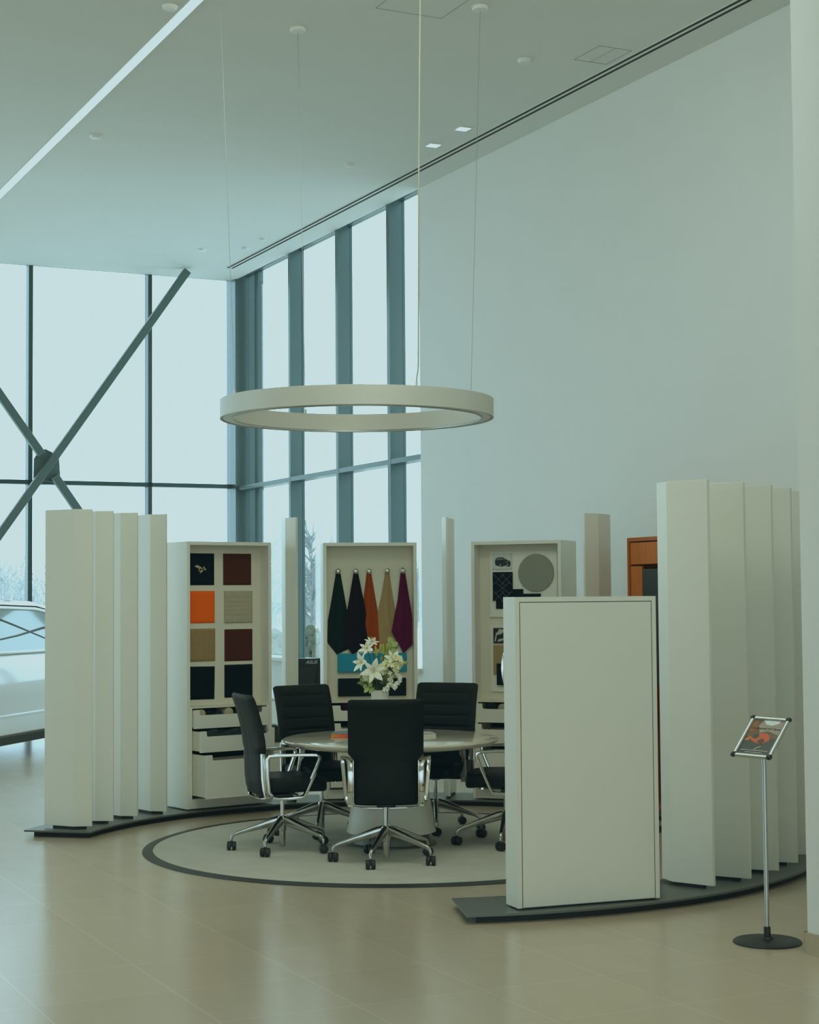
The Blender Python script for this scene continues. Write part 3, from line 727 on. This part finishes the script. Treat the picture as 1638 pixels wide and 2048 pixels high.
# ------------------------------------------------------------------ vase and flowers
VX, VY = -.21, 11.62
vz = TZ
va = empty('flower_vase', (VX, VY, vz), 0, 'white ribbed vase standing in the middle of the table', 'vase')
b = MB(); seg = 48; rings = []
for r, z in ((.045, 0), (.049, .01), (.052, .1), (.057, .25), (.060, .330), (.053, .330), (.050, .2), (.045, .02)):
    rings.append([b.v(((r*(1+.025*math.cos(16*2*PI*k/seg)))*math.cos(2*PI*k/seg), (r*(1+.025*math.cos(16*2*PI*k/seg)))*math.sin(2*PI*k/seg), z)) for k in range(seg)])
for i in range(len(rings)-1):
    for k in range(seg): b.f([rings[i][k], rings[i][(k+1) % seg], rings[i+1][(k+1) % seg], rings[i+1][k]])
b.f(rings[0][::-1]); b.f(rings[-1])
b.done('body', mat('vase_ceramic', (.72, .71, .66), .35, noise=.03, nscale=30), va, smooth=True)
petal_m = mat('white_petal', (.85, .85, .74), .6, noise=.06, nscale=30)
cream_m = mat('cream_petal', (.80, .78, .50), .6, noise=.15, nscale=30)
pg_m = mat('pale_green_leaf', (.42, .52, .20), .55, noise=.25, nscale=30)
leaf_m = mat('green_leaf', (.16, .24, .09), .5, noise=.3, nscale=30)
stem_m = mat('green_stem', (.06, .10, .04), .6, noise=.2)
bud_m = mat('yellow_green_bud', (.42, .42, .08), .5, noise=.25, nscale=25)
sta_m = mat('stamen', (.55, .42, .10), .6, noise=.2)
NK = Vector((VX, VY, vz+.32))
def px3(dx, dz, dy=0.): return Vector((VX+dx, VY+dy, vz+dz))
def orient(d):
    return Vector((0, 0, 1)).rotation_difference(Vector(d).normalized()).to_matrix().to_4x4()
def petal(b, T, az, ln, wd, curl, open_):
    def fn(i, j):
        t = j; w = wd*math.sin(PI*min(1, .08+.92*t))**.8*(1-.15*t)
        x = (i-.5)*w
        r = ln*t
        rad = r*math.sin(open_+curl*t*.5); h = r*math.cos(open_+curl*t*.5)-.25*abs(i-.5)**2*w
        p = Vector((rad, x, h))
        return T @ (Matrix.Rotation(az, 4, 'Z') @ p)
    b.grid(fn, 4, 8)
def stem_pts(base, tip):
    base = Vector(base); tip = Vector(tip); m_ = base.lerp(tip, .55)+Vector((0, 0, .02))
    return [base, base.lerp(m_, .5)+Vector((0, 0, .01)), m_, tip]
def flower(name, pos, face, label, kind='lily', size=.075, group='flowers in the vase'):
    loc = Vector((NK.x+(pos.x-NK.x)*.10, NK.y+(pos.y-NK.y)*.10, vz+.03))
    o = empty(name, loc, 0, label, 'flower', group)
    p = pos-loc
    T = Matrix.Translation(p) @ orient(face)
    neck = Vector((NK.x+(pos.x-NK.x)*.2, NK.y+(pos.y-NK.y)*.2, vz+.33))-loc
    MB().tube([(0, 0, 0), tuple(neck), tuple(neck.lerp(p, .5)+Vector((0, 0, .012))), tuple(p)], .0028, 6).done('stem', stem_m, o, smooth=True)
    b = MB()
    if kind == 'lily':
        for k in range(6): petal(b, T, k*PI/3+.2, size*(1 if k % 2 else .95), size*.5 if k % 2 else size*.36, .9, .75)
        b.done('petals', petal_m, o, smooth=True)
        s_ = MB()
        for k in range(6):
            a = k*PI/3; q = [(0, 0, .005), (.010*math.cos(a), .010*math.sin(a), .025), (.018*math.cos(a), .018*math.sin(a), .042)]
            s_.tube([T @ Vector(v) for v in q], .0011, 5); s_.ball(T @ Vector(q[2]), .003, seg=6, rings=4)
        s_.done('stamens', sta_m, o, smooth=True)
    elif kind == 'bud':
        for k in range(3):
            q = Vector((.014*math.cos(k*2.1), .014*math.sin(k*2.1), -.01*k))
            b.T = Matrix.Translation(q) @ T @ Matrix.Rotation(.25*math.cos(k*2.1), 4, 'Y'); b.ball((0, 0, .02), .032, .30, .30, 1.05, 10, 8)
        b.done('buds', bud_m, o, smooth=True)
    elif kind == 'spray':
        for k in range(64):
            d = Vector((random.gauss(0, 1), random.gauss(0, 1), random.gauss(0, 1))).normalized()*size*random.uniform(.55, 1)
            fc = (d+Vector((0, -.03, 0))).normalized()
            TT = Matrix.Translation(p+d) @ orient(fc)
            for m_ in range(4): petal(b, TT, m_*PI/2+k, .020, .015, .5, 1.0)
        b.done('florets', cream_m, o, smooth=True)
        s_ = MB()
        for k in range(10):
            d = Vector((random.gauss(0, 1), random.gauss(0, 1), random.gauss(0, 1))).normalized()*size*.8
            s_.tube([p, p+d], .0012, 5)
        s_.done('stalks', stem_m, o)
    elif kind == 'droop':
        for k in range(26):
            t = k/25; d = Vector((.02*math.sin(t*5)+random.uniform(-.012, .012), random.uniform(-.012, .012)-.01, -size*2.2*t))
            TT = Matrix.Translation(p+d) @ orient((random.uniform(-.6, .6), -1, random.uniform(-.4, .6)))
            for m_ in range(4): petal(b, TT, m_*PI/2+k, .015, .011, .5, 1.0)
        b.done('florets', petal_m, o, smooth=True)
        MB().tube([tuple(p), tuple(p+Vector((.01, -.005, -size*1.1))), tuple(p+Vector((0, -.01, -size*2.2)))], .0012, 5).done('stalks', stem_m, o)
    return o
flower('lily', px3(-.040, .46, -.075), (-.05, -1, .12), 'large white lily facing forward at the centre of the bouquet', size=.098)
flower('lily', px3(-.115, .515, -.03), (-.7, -.6, .25), 'white lily spreading out at the left side of the bouquet', size=.085)
flower('lily', px3(-.082, .605, -.02), (-.3, -.7, .6), 'white lily high on the left of the bouquet', size=.072)
flower('lily', px3(-.055, .645, .01), (.25, -.5, .9), 'half-open white lily at the very top left of the bouquet', size=.062)
flower('lily', px3(.085, .535, -.03), (.35, -.8, .5), 'white lily at the upper right above the cream florets', size=.075)
flower('lily_buds', px3(-.012, .59, -.03), (-.08, -.1, 1), 'yellow-green lily buds upright in the top middle of the bouquet', 'bud')
flower('lily_buds', px3(.032, .60, -.02), (.12, -.1, 1), 'yellow lily buds right of the middle ones in the bouquet', 'bud')
flower('lily_buds', px3(.135, .50, -.01), (.7, -.2, .6), 'yellow lily buds pointing out at the right of the bouquet', 'bud')
flower('floret_spray', px3(.070, .475, -.055), (0, -1, 0), 'round cream floret cluster at the right of the central lily', 'spray', .070)
flower('floret_spray', px3(-.080, .425, -.045), (0, -1, 0), 'cream floret cluster low on the left of the bouquet', 'spray', .044)
flower('floret_spray', px3(.02, .47, -.035), (0, -1, 0), 'small cream floret cluster beside the central lily', 'spray', .034)
flower('floret_spray', px3(.115, .515, -.04), (0, -1, 0), 'cream floret cluster high on the right of the bouquet', 'spray', .045)
flower('floret_spray', px3(.060, .405, -.05), (0, -1, 0), 'drooping cream floret cluster low in the bouquet', 'droop', .035)
flower('floret_spray', px3(.118, .44, -.05), (0, -1, 0), 'longest drooping floret cluster at the right of the bouquet', 'droop', .045)
def leaves(tip, spread, n, ln, wd, m, label, base_h=.33):
    loc = Vector((VX+(tip.x-VX)*.12, VY+(tip.y-VY)*.12, vz+.03)); p = tip-loc
    o = empty('leaf_spray', loc, 0, label, 'leaf spray', 'leaves in the vase')
    neck = Vector((NK.x+(tip.x-NK.x)*.16, NK.y+(tip.y-NK.y)*.16, vz+base_h))-loc
    MB().tube([(0, 0, 0), tuple(neck), tuple(neck.lerp(p, .5)+Vector((0, 0, .015))), tuple(p)], .002, 6).done('stem', stem_m, o, smooth=True)
    b = MB(); dr = (p-neck).normalized()
    for k in range(n):
        t = .35+.65*k/max(1, n-1)
        q = neck.lerp(p, t)+Vector((0, 0, .015*math.sin(PI*t)))
        a = (1 if k % 2 else -1)*spread*(1-.3*t)
        d = Matrix.Rotation(a, 3, 'Y') @ dr; d.y -= .25
        d = d.normalized(); sdv = d.cross(Vector((0, -1, .3))).normalized()
        def fn(i, j):
            w = wd*math.sin(PI*min(1, .05+.95*j))**.9
            return q+d*ln*j+sdv*(i-.5)*w+Vector((0, 0, -.012*j*j))
        b.grid(fn, 2, 8)
    b.done('leaves', m, o, smooth=True)
leaves(px3(.085, .645, 0), .9, 9, .062, .042, pg_m, 'pale green leaf spray at the top right of the bouquet')
leaves(px3(.05, .62, .01), .8, 6, .055, .034, pg_m, 'pale green leaf spray just left of the topmost leaves')
leaves(px3(-.105, .39, -.04), .8, 6, .070, .026, leaf_m, 'green leaves reaching left over the vase rim')
leaves(px3(-.085, .345, -.06), 1.0, 4, .06, .032, pg_m, 'pale green leaves drooping left of the vase')
leaves(px3(.05, .40, -.05), .9, 5, .055, .032, leaf_m, 'green leaves just above the right of the vase rim')
leaves(px3(.0, .49, -.0), 1.1, 8, .06, .026, leaf_m, 'dark green leaves deep in the middle of the bouquet')

# ------------------------------------------------------------------ sign stand
sg = empty('sign_stand', (1.729, 8.41, 0), 0, 'silver-framed poster stand on a black round base by the wall', 'sign stand')
MB().lathe([(.165, 0), (.166, .006), (.158, .012), (.03, .02), (.026, .03)], 64).done('base', M['blackp'], sg, smooth=True)
MB().lathe([(.017, .02), (.017, .075), (.013, .078)], 20).done('collar', M['blackp'], sg, smooth=True)
ty_, tt_ = -.69, -.877
Wv = Vector((math.cos(ty_), math.sin(ty_), -.03)); Hv = Vector((math.sin(ty_)*math.sin(tt_), math.cos(ty_)*-math.sin(tt_), math.cos(tt_)))
wn = Wv.normalized(); hn = (Hv-wn*Hv.dot(wn)).normalized(); nn = wn.cross(hn).normalized()
cen = Vector((-.011, .01, .995))
MB().tube([(0, 0, .07), (0, .01, .86), (-.005, .02, .95), tuple(cen-nn*.02)], .0115, 14).done('pole', M['silver'], sg, smooth=True)
fr = bpy.data.objects.new('poster_frame', None); COL.objects.link(fr); fr.parent = sg
fr.matrix_local = Matrix.Translation(cen) @ Matrix((wn, hn, nn)).transposed().to_4x4()
fw, fh = .096, .130
for p0, p1 in (((-fw, -fh), (fw, -fh)), ((-fw, fh), (fw, fh)), ((-fw, -fh), (-fw, fh)), ((fw, -fh), (fw, fh))):
    d = (Vector(p1)-Vector(p0)).normalized()*.012
    MB().sweep([(p0[0]+d.x, p0[1]+d.y, 0), (p1[0]-d.x, p1[1]-d.y, 0)], (.024, .016), seg=14, pw=2.4).done('rail', M['silver'], fr, smooth=True)
for x in (-fw, fw):
    for y in (-fh, fh): MB().ball((x, y, 0), .0165, 1, 1, .6, 16, 10).done('corner_cap', M['blackp'], fr, smooth=True)
MB().box(-fw, fw, -fh, fh, -.006, -.003).done('backing', M['blackp'], fr)
po = MB().box(-fw+.012, fw-.012, -fh+.012, fh-.012, -.003, -.0015).done('poster', mat('poster_road', (.055, .07, .075), .25, noise=.3, nscale=30), fr)
def flat(pts, c, z, rough=.3, name='poster_print'):
    pm = mat('print', c, rough, noise=.12, nscale=60)
    MB().prism(pts, -.0015, -.0015+z*.0003, 'z').done(name, pm, po)
pw, ph = fw-.012, fh-.012
flat([(-pw, .0), (pw, -.005), (pw, ph), (-pw, ph)], (.17, .085, .04), 1, name='autumn_trees')
flat([(-.02, .03), (.02, .045), (pw, .02), (pw, ph), (-.03, ph), (-.045, .08)], (.36, .31, .26), 2, name='pale_sky')
flat([(-.03, ph), (-.01, .09), (.025, .085), (.055, .10), (.06, ph)], (.75, .78, .78), 3, name='bright_sky')
flat([(-pw, .1), (-.06, .115), (-.045, .06), (-.06, .03), (-pw, .04)], (.30, .11, .03), 3, name='orange_foliage')
flat([(-.055, -.012), (-.045, .012), (-.02, .028), (.025, .026), (.045, .006), (.05, -.02), (.03, -.04), (-.005, -.045), (-.04, -.03)], (.62, .10, .03), 4, name='orange_car')
flat([(-.052, .0), (-.04, .018), (-.02, .024), (-.012, .0), (-.03, -.014)], (.03, .045, .05), 5, name='car_windscreen')
flat([(-.085, -.025), (-.06, .005), (-.052, -.005), (-.06, -.03)], (.62, .17, .04), 4, name='car_flank')
flat([(-.012, -.035), (.0, -.012), (.02, -.01), (.03, -.033), (.01, -.043)], (.10, .03, .025), 5, name='car_grille')
flat([(-.01, -.085), (.02, -.06), (.024, -.062), (-.004, -.086)], (.55, .50, .40), 5, name='road_line')
ptx = mat('poster_black_text', (.03, .03, .03), .5, noise=.1); pwt = mat('poster_white_text', (.6, .6, .57), .5, noise=.05)
text_mesh('Continental GT Speed', .0185, ptx, 'headline_text', po, (.004, .060, .0003), (0, 0, 0), .0002)
ms = MB()
random.seed(3)
for row, (y, x0, x1) in enumerate(((-.093, -.072, .072), (-.107, -.045, .045))):
    x = x0
    while x < x1:
        w = random.uniform(.004, .014); ms.box(x, min(x+w, x1), y-.0022, y+.0022, -.0003, .0003); x += w+.0025
ms.done('small_print', pwt, po)

# ------------------------------------------------------------------ background desk, monitor, right-hand cabinet and screen
dk = empty('desk', (-.98, 17.0, 0), 0, 'white office desk behind the fins near the windows', 'desk')
MB().box(-.7, .5, -.75, .85, .71, .74).done('desktop', M['white'], dk, bevel=.003)
for x0 in (-.68, .45): MB().box(x0, x0+.03, -.7, .8, 0, .71).done('side_panel', M['white'], dk)
mo = empty('computer_monitor', (-1.06, 16.6, .74), 0, 'black computer monitor seen from behind on the desk', 'monitor')
MB().box(-.182, .182, 0, .03, .042, .362).done('casing', M['blackp'], mo, bevel=.006)
MB().box(-.15, .15, -.022, .0, .07, .28).done('rear_cover', M['blackp'], mo, bevel=.012)
MB().sweep([(.10, -.035, .15), (.125, -.05, .05), (.09, -.06, .006)], (.03, .05), up=(0, 1, 0), seg=10).done('stand_arm', M['blackp'], mo)
MB().lathe([(.11, 0), (.11, .008), (.02, .014)], 32).done('stand_foot', M['blackp'], mo, smooth=True)
text_mesh('ASUS', .046, M['text'], 'logo_text', mo, (.098, -.0015, .325), (R(90), 0, 0), .001, shear=.25, sx=1.05)
MB().box(-.02, .05, -.0245, -.022, .085, .105).done('rating_label', M['text'], mo)
bx = MB().box(-.22, .1, -.1, .1, 0, .16).prism([(-.2, .16), (.08, .16), (.0, .20), (-.15, .21)], -.08, .08, 'y').done('storage_case', M['blackp'], None, recentre=False, bevel=.02)
bx.location = (-1.60, 20.2, 0); tag(bx, 'low black case on the floor near the windows, behind the left rear chair', 'case')
wc = empty('wooden_cabinet', RW(11.0, 0.003), WA, 'orange-brown wooden cabinet against the white wall, beside the right-hand fins', 'wood cabinet')
cu0, cu1 = -.63, .9                                         # local x = u - 11 ; local -y into the room
MB().box(cu0, cu0+.03, -.45, 0, .0505, 2.145).box(cu1-.03, cu1, -.45, 0, .0505, 2.145).box(cu0+.03, cu1-.03, -.45, 0, 2.115, 2.145).box(cu0+.03, cu1-.03, -.02, 0, .0505, 2.115).box(cu0+.03, cu1-.03, -.43, -.02, .0505, .08).done('carcass', M['wood2'], wc)
MB().box(cu0+.045, cu1-.045, -.447, -.43, 1.935, 2.105).done('upper_door', M['wood'], wc)
MB().box(cu0+.045, cu0+.20, -.447, -.43, .09, 1.92).done('side_door', M['wood'], wc)
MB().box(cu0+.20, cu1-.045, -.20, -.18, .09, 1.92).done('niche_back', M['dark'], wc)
MB().box(cu0+.20, cu1-.05, -.43, -.2, 1.0, 1.03).done('shelf', M['wood2'], wc)
ts = empty('display_screen', RW(11.56, .78), WA+R(3), 'black flat screen on a floor stand in front of the wooden cabinet', 'screen')
MB().box(-.42, .42, -.02, .02, 1.03, 1.885).done('panel', M['blackp'], ts, bevel=.004)
MB().box(-.04, .04, .02, .06, .02, 1.5).done('pole', M['blackp'], ts)
MB().box(-.25, .25, -.16, .14, 0, .02).done('foot', M['blackp'], ts)

# ------------------------------------------------------------------ white car inside the showroom on the left
tdir = Vector((.23, .973, 0)).normalized(); left = Vector((-tdir.y, tdir.x, 0))
P0 = Vector((-4.116, 18.14, 0))+left*.96+tdir*.64
car = empty('parked_car', P0, math.atan2(tdir.y, tdir.x), 'glossy white car parked by the left glazing, behind the leftmost fin', 'car')
# local x forward (0 = top of windscreen pillar), front bumper at +2.15, rear at -2.75; y to the left
def body_sec(x):
    t = (x+2.75)/4.9
    endw = 1-.20*max(0, abs(t-.5)*2-.72)/.28
    hw = .96*endw
    if x > 1.6: zt = 1.06-.12*((x-1.6)/.55)**2
    else: zt = 1.14
    if x < -2.4: zt = 1.10
    zb = .24+.10*max(0, abs(t-.5)*2-.82)/.18
    return [(hw*.90, zb), (hw*.985, zb+.05), (hw*.99, .42), (hw*.965, .50), (hw*1.0, .66), (hw*.985, .86), (hw*.965, .97), (hw*.93, zt-.05), (hw*.88, zt)]
xs = [-2.75, -2.68, -2.5, -2.2, -1.8, -1.4, -1., -.6, -.2, .2, .6, .95, 1.3, 1.7, 1.95, 2.08, 2.15]
b = MB(); prev = None
for x in xs:
    s_ = body_sec(x); ring = [b.v((x, y, z)) for y, z in s_]+[b.v((x, -y, z)) for y, z in reversed(s_)]
    if prev:
        n = len(ring)
        for i in range(n): b.f([prev[i], prev[(i+1) % n], ring[(i+1) % n], ring[i]])
    else: b.f(ring[::-1])
    prev = ring
b.f(prev)
b.done('body', M['carpaint'], car, smooth=True)
# roof and pillars
prof = [(1.62, 1.02, .80), (1.28, 1.25, .79), (1.0, 1.47, .73), (.74, 1.60, .69), (.25, 1.672, .67), (-.8, 1.695, .66), (-1.5, 1.67, .65), (-2.0, 1.58, .63), (-2.35, 1.45, .64), (-2.55, 1.12, .72)]
b = MB(); prev = None
for x, z, hw_ in prof:
    ring = [b.v((x, hw_+.02, z-.05)), b.v((x, hw_-.06, z)), b.v((x, 0, z+.015)), b.v((x, -hw_+.06, z)), b.v((x, -hw_-.02, z-.05))]
    ring += [b.v((x, -hw_+.05, z-.075)), b.v((x, hw_-.05, z-.075))]
    if prev:
        for i in range(7): b.f([prev[i], prev[(i+1) % 7], ring[(i+1) % 7], ring[i]])
    else: b.f(ring)
    prev = ring
b.f(prev[::-1])
b.done('roof', M['carpaint'], car, smooth=True)
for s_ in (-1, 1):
    w_ = MB()
    top = [(1.36, 1.16), (.98, 1.42), (.68, 1.53), (.2, 1.59), (-.8, 1.615), (-1.5, 1.59), (-1.95, 1.49), (-2.2, 1.36)]
    bot = [(1.46, 1.12), (.98, 1.12), (.68, 1.125), (.2, 1.13), (-.8, 1.135), (-1.5, 1.14), (-1.95, 1.15), (-2.3, 1.16)]
    T_ = [w_.v((x, s_*(.88-.42*(z-1.12)), z)) for x, z in top]; B_ = [w_.v((x, s_*.885, z)) for x, z in bot]
    for i in range(len(top)-1): w_.f([T_[i], T_[i+1], B_[i+1], B_[i]])
    sw_ = w_.done('side_window', M['carglass'], car, smooth=True)
    q = MB()
    def wpt(x, z, o=.006): return (x, s_*(.886-.42*(z-1.12)+o), z)
    q.sweep([wpt(x, z) for x, z in top], (.02, .035), seg=8)
    q.sweep([wpt(x, z+.0) for x, z in bot], (.02, .035), seg=8)
    q.done('window_trim', M['carpaint'], car, smooth=True)
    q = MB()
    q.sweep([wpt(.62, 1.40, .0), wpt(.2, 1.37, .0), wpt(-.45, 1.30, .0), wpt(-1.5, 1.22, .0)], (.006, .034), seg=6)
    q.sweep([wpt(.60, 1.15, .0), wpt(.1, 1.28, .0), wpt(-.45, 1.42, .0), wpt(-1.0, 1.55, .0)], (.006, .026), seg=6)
    q.done('window_pillar', M['blackp'], car, smooth=True)  # dark strips laid on the side glass as the cross brace's reflection
    q = MB(); q.sweep([(x, s_*(body_sec(x)[3][0]+.004), .47) for x in (-1.6, -.9, -.2, .5, 1.)], (.02, .05), seg=8); q.done('sill_moulding', M['carpaint'], car, smooth=True)
    q = MB(); q.box(-1.9, 1.35, s_*.80-.08, s_*.80+.08, .17, .25); q.done('underbody', M['blackp'], car)
    q = MB(); q.sweep([(1.20, s_*.93, 1.10), (1.18, s_*1.02, 1.14)], (.05, .04), seg=8); q.ball((1.16, s_*1.07, 1.17), .1, .6, .9, .65, 14, 8); q.done('door_mirror', M['carpaint'], car, smooth=True)
    for x in (-1.75, 1.25):
        q = MB(Matrix.Translation((x, s_*.86, .36)) @ Matrix.Rotation(R(90), 4, 'X'))
        q.lathe([(.22, -.11), (.35, -.11), (.36, -.08), (.36, .08), (.35, .11), (.22, .11)], 40, closed=True); ty = q.done('wheel', M['tyre'], car, smooth=True)
        q = MB(Matrix.Translation((x, s_*.86, .36)) @ Matrix.Rotation(R(90), 4, 'X'))
        q.lathe([(.235, -.09), (.235, .09), (.21, .09), (.20, 0.), (.06, .02), (.05, -.02), (.2, -.03), (.21, -.09)], 40, closed=True)
        for k in range(7):
            a = 2*PI*k/7; q.sweep([(.04*math.cos(a), .04*math.sin(a), -s_*.07), (.22*math.cos(a), .22*math.sin(a), -s_*.08)], (.05, .02), seg=8)
        q.done('wheel_rim', M['silver'], ty, smooth=True)
b = MB()
b.grid(lambda i, j: (1.61-.60*j, -.76+1.52*i, 1.045+.415*j+.02*math.sin(PI*j)), 6, 6); b.done('windscreen', M['carglass'], car, smooth=True)
b = MB()
b.grid(lambda i, j: (-2.56+.18*j, -.70+1.4*i, 1.14+.30*j), 6, 6); b.done('rear_window', M['carglass'], car, smooth=True)
for s_ in (-1, 1):
    MB().ball((2.02, s_*.66, .78), .14, .5, 1, .6, 16, 10).done('headlamp', M['carglass'], car, smooth=True)
    MB().ball((-2.66, s_*.72, .92), .12, .5, 1, .8, 16, 10).done('tail_lamp', mat('tail_lamp_red', (.4, .02, .02), .2, noise=.05), car, smooth=True)

# ------------------------------------------------------------------ outside
g = MB(); g.box(-400, 400, -60, 500, -.4, -.14); gr = g.done('ground', M['snow'], None, recentre=False); gr['kind'] = 'structure'; gr['label'] = 'pale snowy ground outside'; gr['category'] = 'ground'
random.seed(11)
b = MB()
def bare_tree(b, x, y, h, n=26):
    b.tube([(x, y, -.14), (x+random.uniform(-.3, .3), y, h*.95)], [h*.02, h*.004], 5)
    for k in range(n):
        z = h*random.uniform(.15, .85); a = random.uniform(0, 2*PI); l = h*.34*(1-z/h*.6)
        q = (x+l*.5*math.cos(a), y+l*.5*math.sin(a), z+l*.45)
        b.tube([(x, y, z), q, (x+l*.8*math.cos(a), y+l*.8*math.sin(a), z+l*1.1)], [h*.009, h*.006, h*.003], 4)
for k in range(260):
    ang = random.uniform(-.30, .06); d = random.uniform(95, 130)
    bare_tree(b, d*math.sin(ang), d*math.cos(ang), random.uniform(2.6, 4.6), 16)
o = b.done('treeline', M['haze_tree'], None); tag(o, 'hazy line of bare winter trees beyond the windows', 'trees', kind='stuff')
def tree(name, x, y, h, label):
    b = MB(); bare_tree(b, 0, 0, h, 70)
    o = b.done(name, M['haze_tree'], None, recentre=False); o.location = (x, y, 0); tag(o, label, 'tree')
tree('bare_tree', -3.35, 58, 4.4, 'hazy bare tree outside, seen left of the hide cabinet')
tree('bare_tree', -4.85, 60, 4.2, 'hazy bare tree outside, seen right of the leather-square cabinet')
def bush(x, y, h, w, label):
    b = MB()
    for k in range(260):
        a = random.uniform(0, 2*PI); rr = w*math.sqrt(random.random()); z = random.uniform(0, h)*math.sqrt(max(0.05, 1-(rr/w)**2))
        b.ball((rr*math.cos(a), rr*math.sin(a), z-.1), random.uniform(.06, .13), random.uniform(.6, 1.3), 1, random.uniform(.8, 1.6), 5, 4)
    o = b.done('shrub', M['bush'], None, recentre=False); o.location = (x, y, -.14+.05); tag(o, label, 'shrub')
bush(-2.55, 44, 1.15, .42, 'olive winter shrub outside, just above the computer monitor')
bush(-3.62, 46, 1.0, .35, 'grey winter shrub outside, beside the right edge of the leather-square cabinet')

# ------------------------------------------------------------------ light
w = bpy.data.worlds.new('overcast'); S.world = w; w.use_nodes = True
nt = w.node_tree; bg = nt.nodes['Background']
tc = nt.nodes.new('ShaderNodeTexCoord'); sp = nt.nodes.new('ShaderNodeSeparateXYZ'); rmp = nt.nodes.new('ShaderNodeValToRGB')
nt.links.new(tc.outputs['Generated'], sp.inputs[0]); nt.links.new(sp.outputs[2], rmp.inputs[0])
rmp.color_ramp.elements[0].color = (.80, .95, 1.09, 1); rmp.color_ramp.elements[0].position = 0.
rmp.color_ramp.elements[1].color = (.87, .97, 1.07, 1); rmp.color_ramp.elements[1].position = .35
nt.links.new(rmp.outputs[0], bg.inputs['Color']); bg.inputs['Strength'].default_value = 2.85
def area(name, loc, rot, sx, sy, energy, col, portal=False):
    L = bpy.data.lights.new(name, 'AREA'); L.shape = 'RECTANGLE'; L.size = sx; L.size_y = sy; L.energy = energy; L.color = col
    o = bpy.data.objects.new(name, L); COL.objects.link(o); o.location = loc; o.rotation_euler = rot
    if portal: L.cycles.is_portal = True
    return o
def aim(o, tgt):
    o.rotation_euler = (Vector(tgt)-o.location).to_track_quat('-Z', 'Y').to_euler()
aim(area('ceiling_lamp_warm', RW(21, 5, 5.7), (0, 0, 0), 5, 3, 170, (1, .84, .62)), RW(10, 3.5, .5))
aim(area('ceiling_lamp_over_display_added', (-.2, 9.3, 5.8), (0, 0, 0), 3, 2, 120, (1, .92, .80)), (-.2, 11.6, .8))  # added lamp out of view, brightens the rug, table and cabinets
aim(area('portal_left', RW(-.3, 8.5, 3), (0, 0, 0), 17, 6, 0, (1, 1, 1), True), RW(5, 8.5, 3))
aim(area('portal_right', RW(2.9, -.32, 3.3), (0, 0, 0), 5.6, 5, 0, (1, 1, 1), True), RW(2.9, 5, 3.3))
aim(area('portal_side', RW(4.2, VB+.1, 3), (0, 0, 0), 8.6, 6, 0, (1, 1, 1), True), RW(4.2, 5, 3))
aim(area('portal_rear', RW(UB+.1, 9.8, 1.75), (0, 0, 0), 14.4, 3.5, 0, (1, 1, 1), True), RW(10, 9.8, 1.75))

# ------------------------------------------------------------------ camera and colour
cam = bpy.data.cameras.new('camera'); co = bpy.data.objects.new('camera', cam); COL.objects.link(co)
cam.sensor_fit = 'HORIZONTAL'; cam.sensor_width = 24.; cam.lens = 3412/1638*24.
cam.clip_end = 1000; cam.clip_start = .1
p = math.atan(168/3412); r = R(.43)
fwd = Vector((0, math.cos(p), math.sin(p))); rt0 = Vector((1, 0, 0)); up0 = rt0.cross(fwd)
rt = rt0*math.cos(r)-up0*math.sin(r); up = up0*math.cos(r)+rt0*math.sin(r)
mw = Matrix((rt, up, -fwd)).transposed().to_4x4(); mw.translation = (0, 0, 1.7)
co.matrix_world = mw
S.camera = co
vsn = S.view_settings
S.display_settings.display_device = 'sRGB'; vsn.view_transform = 'Standard'; vsn.look = 'None'; vsn.exposure = 0; vsn.gamma = 1
vsn.use_curve_mapping = True
cm = vsn.curve_mapping
for c, pts in enumerate((((0, .0015), (.3, .165), (.6, .338), (1, .565)),
                         ((0, .0045), (.3, .204), (.6, .420), (1, .728)),
                         ((0, .0052), (.3, .183), (.6, .405), (1, .748)))):
    cv = cm.curves[c]
    cv.points[0].location = pts[0]; cv.points[1].location = pts[-1]
    for q in pts[1:-1]: cv.points.new(*q)
cm.extend = 'HORIZONTAL'
cm.update()
S.cycles.use_denoising = True
S.cycles.max_bounces = 10; S.cycles.diffuse_bounces = 6; S.cycles.transparent_max_bounces = 12
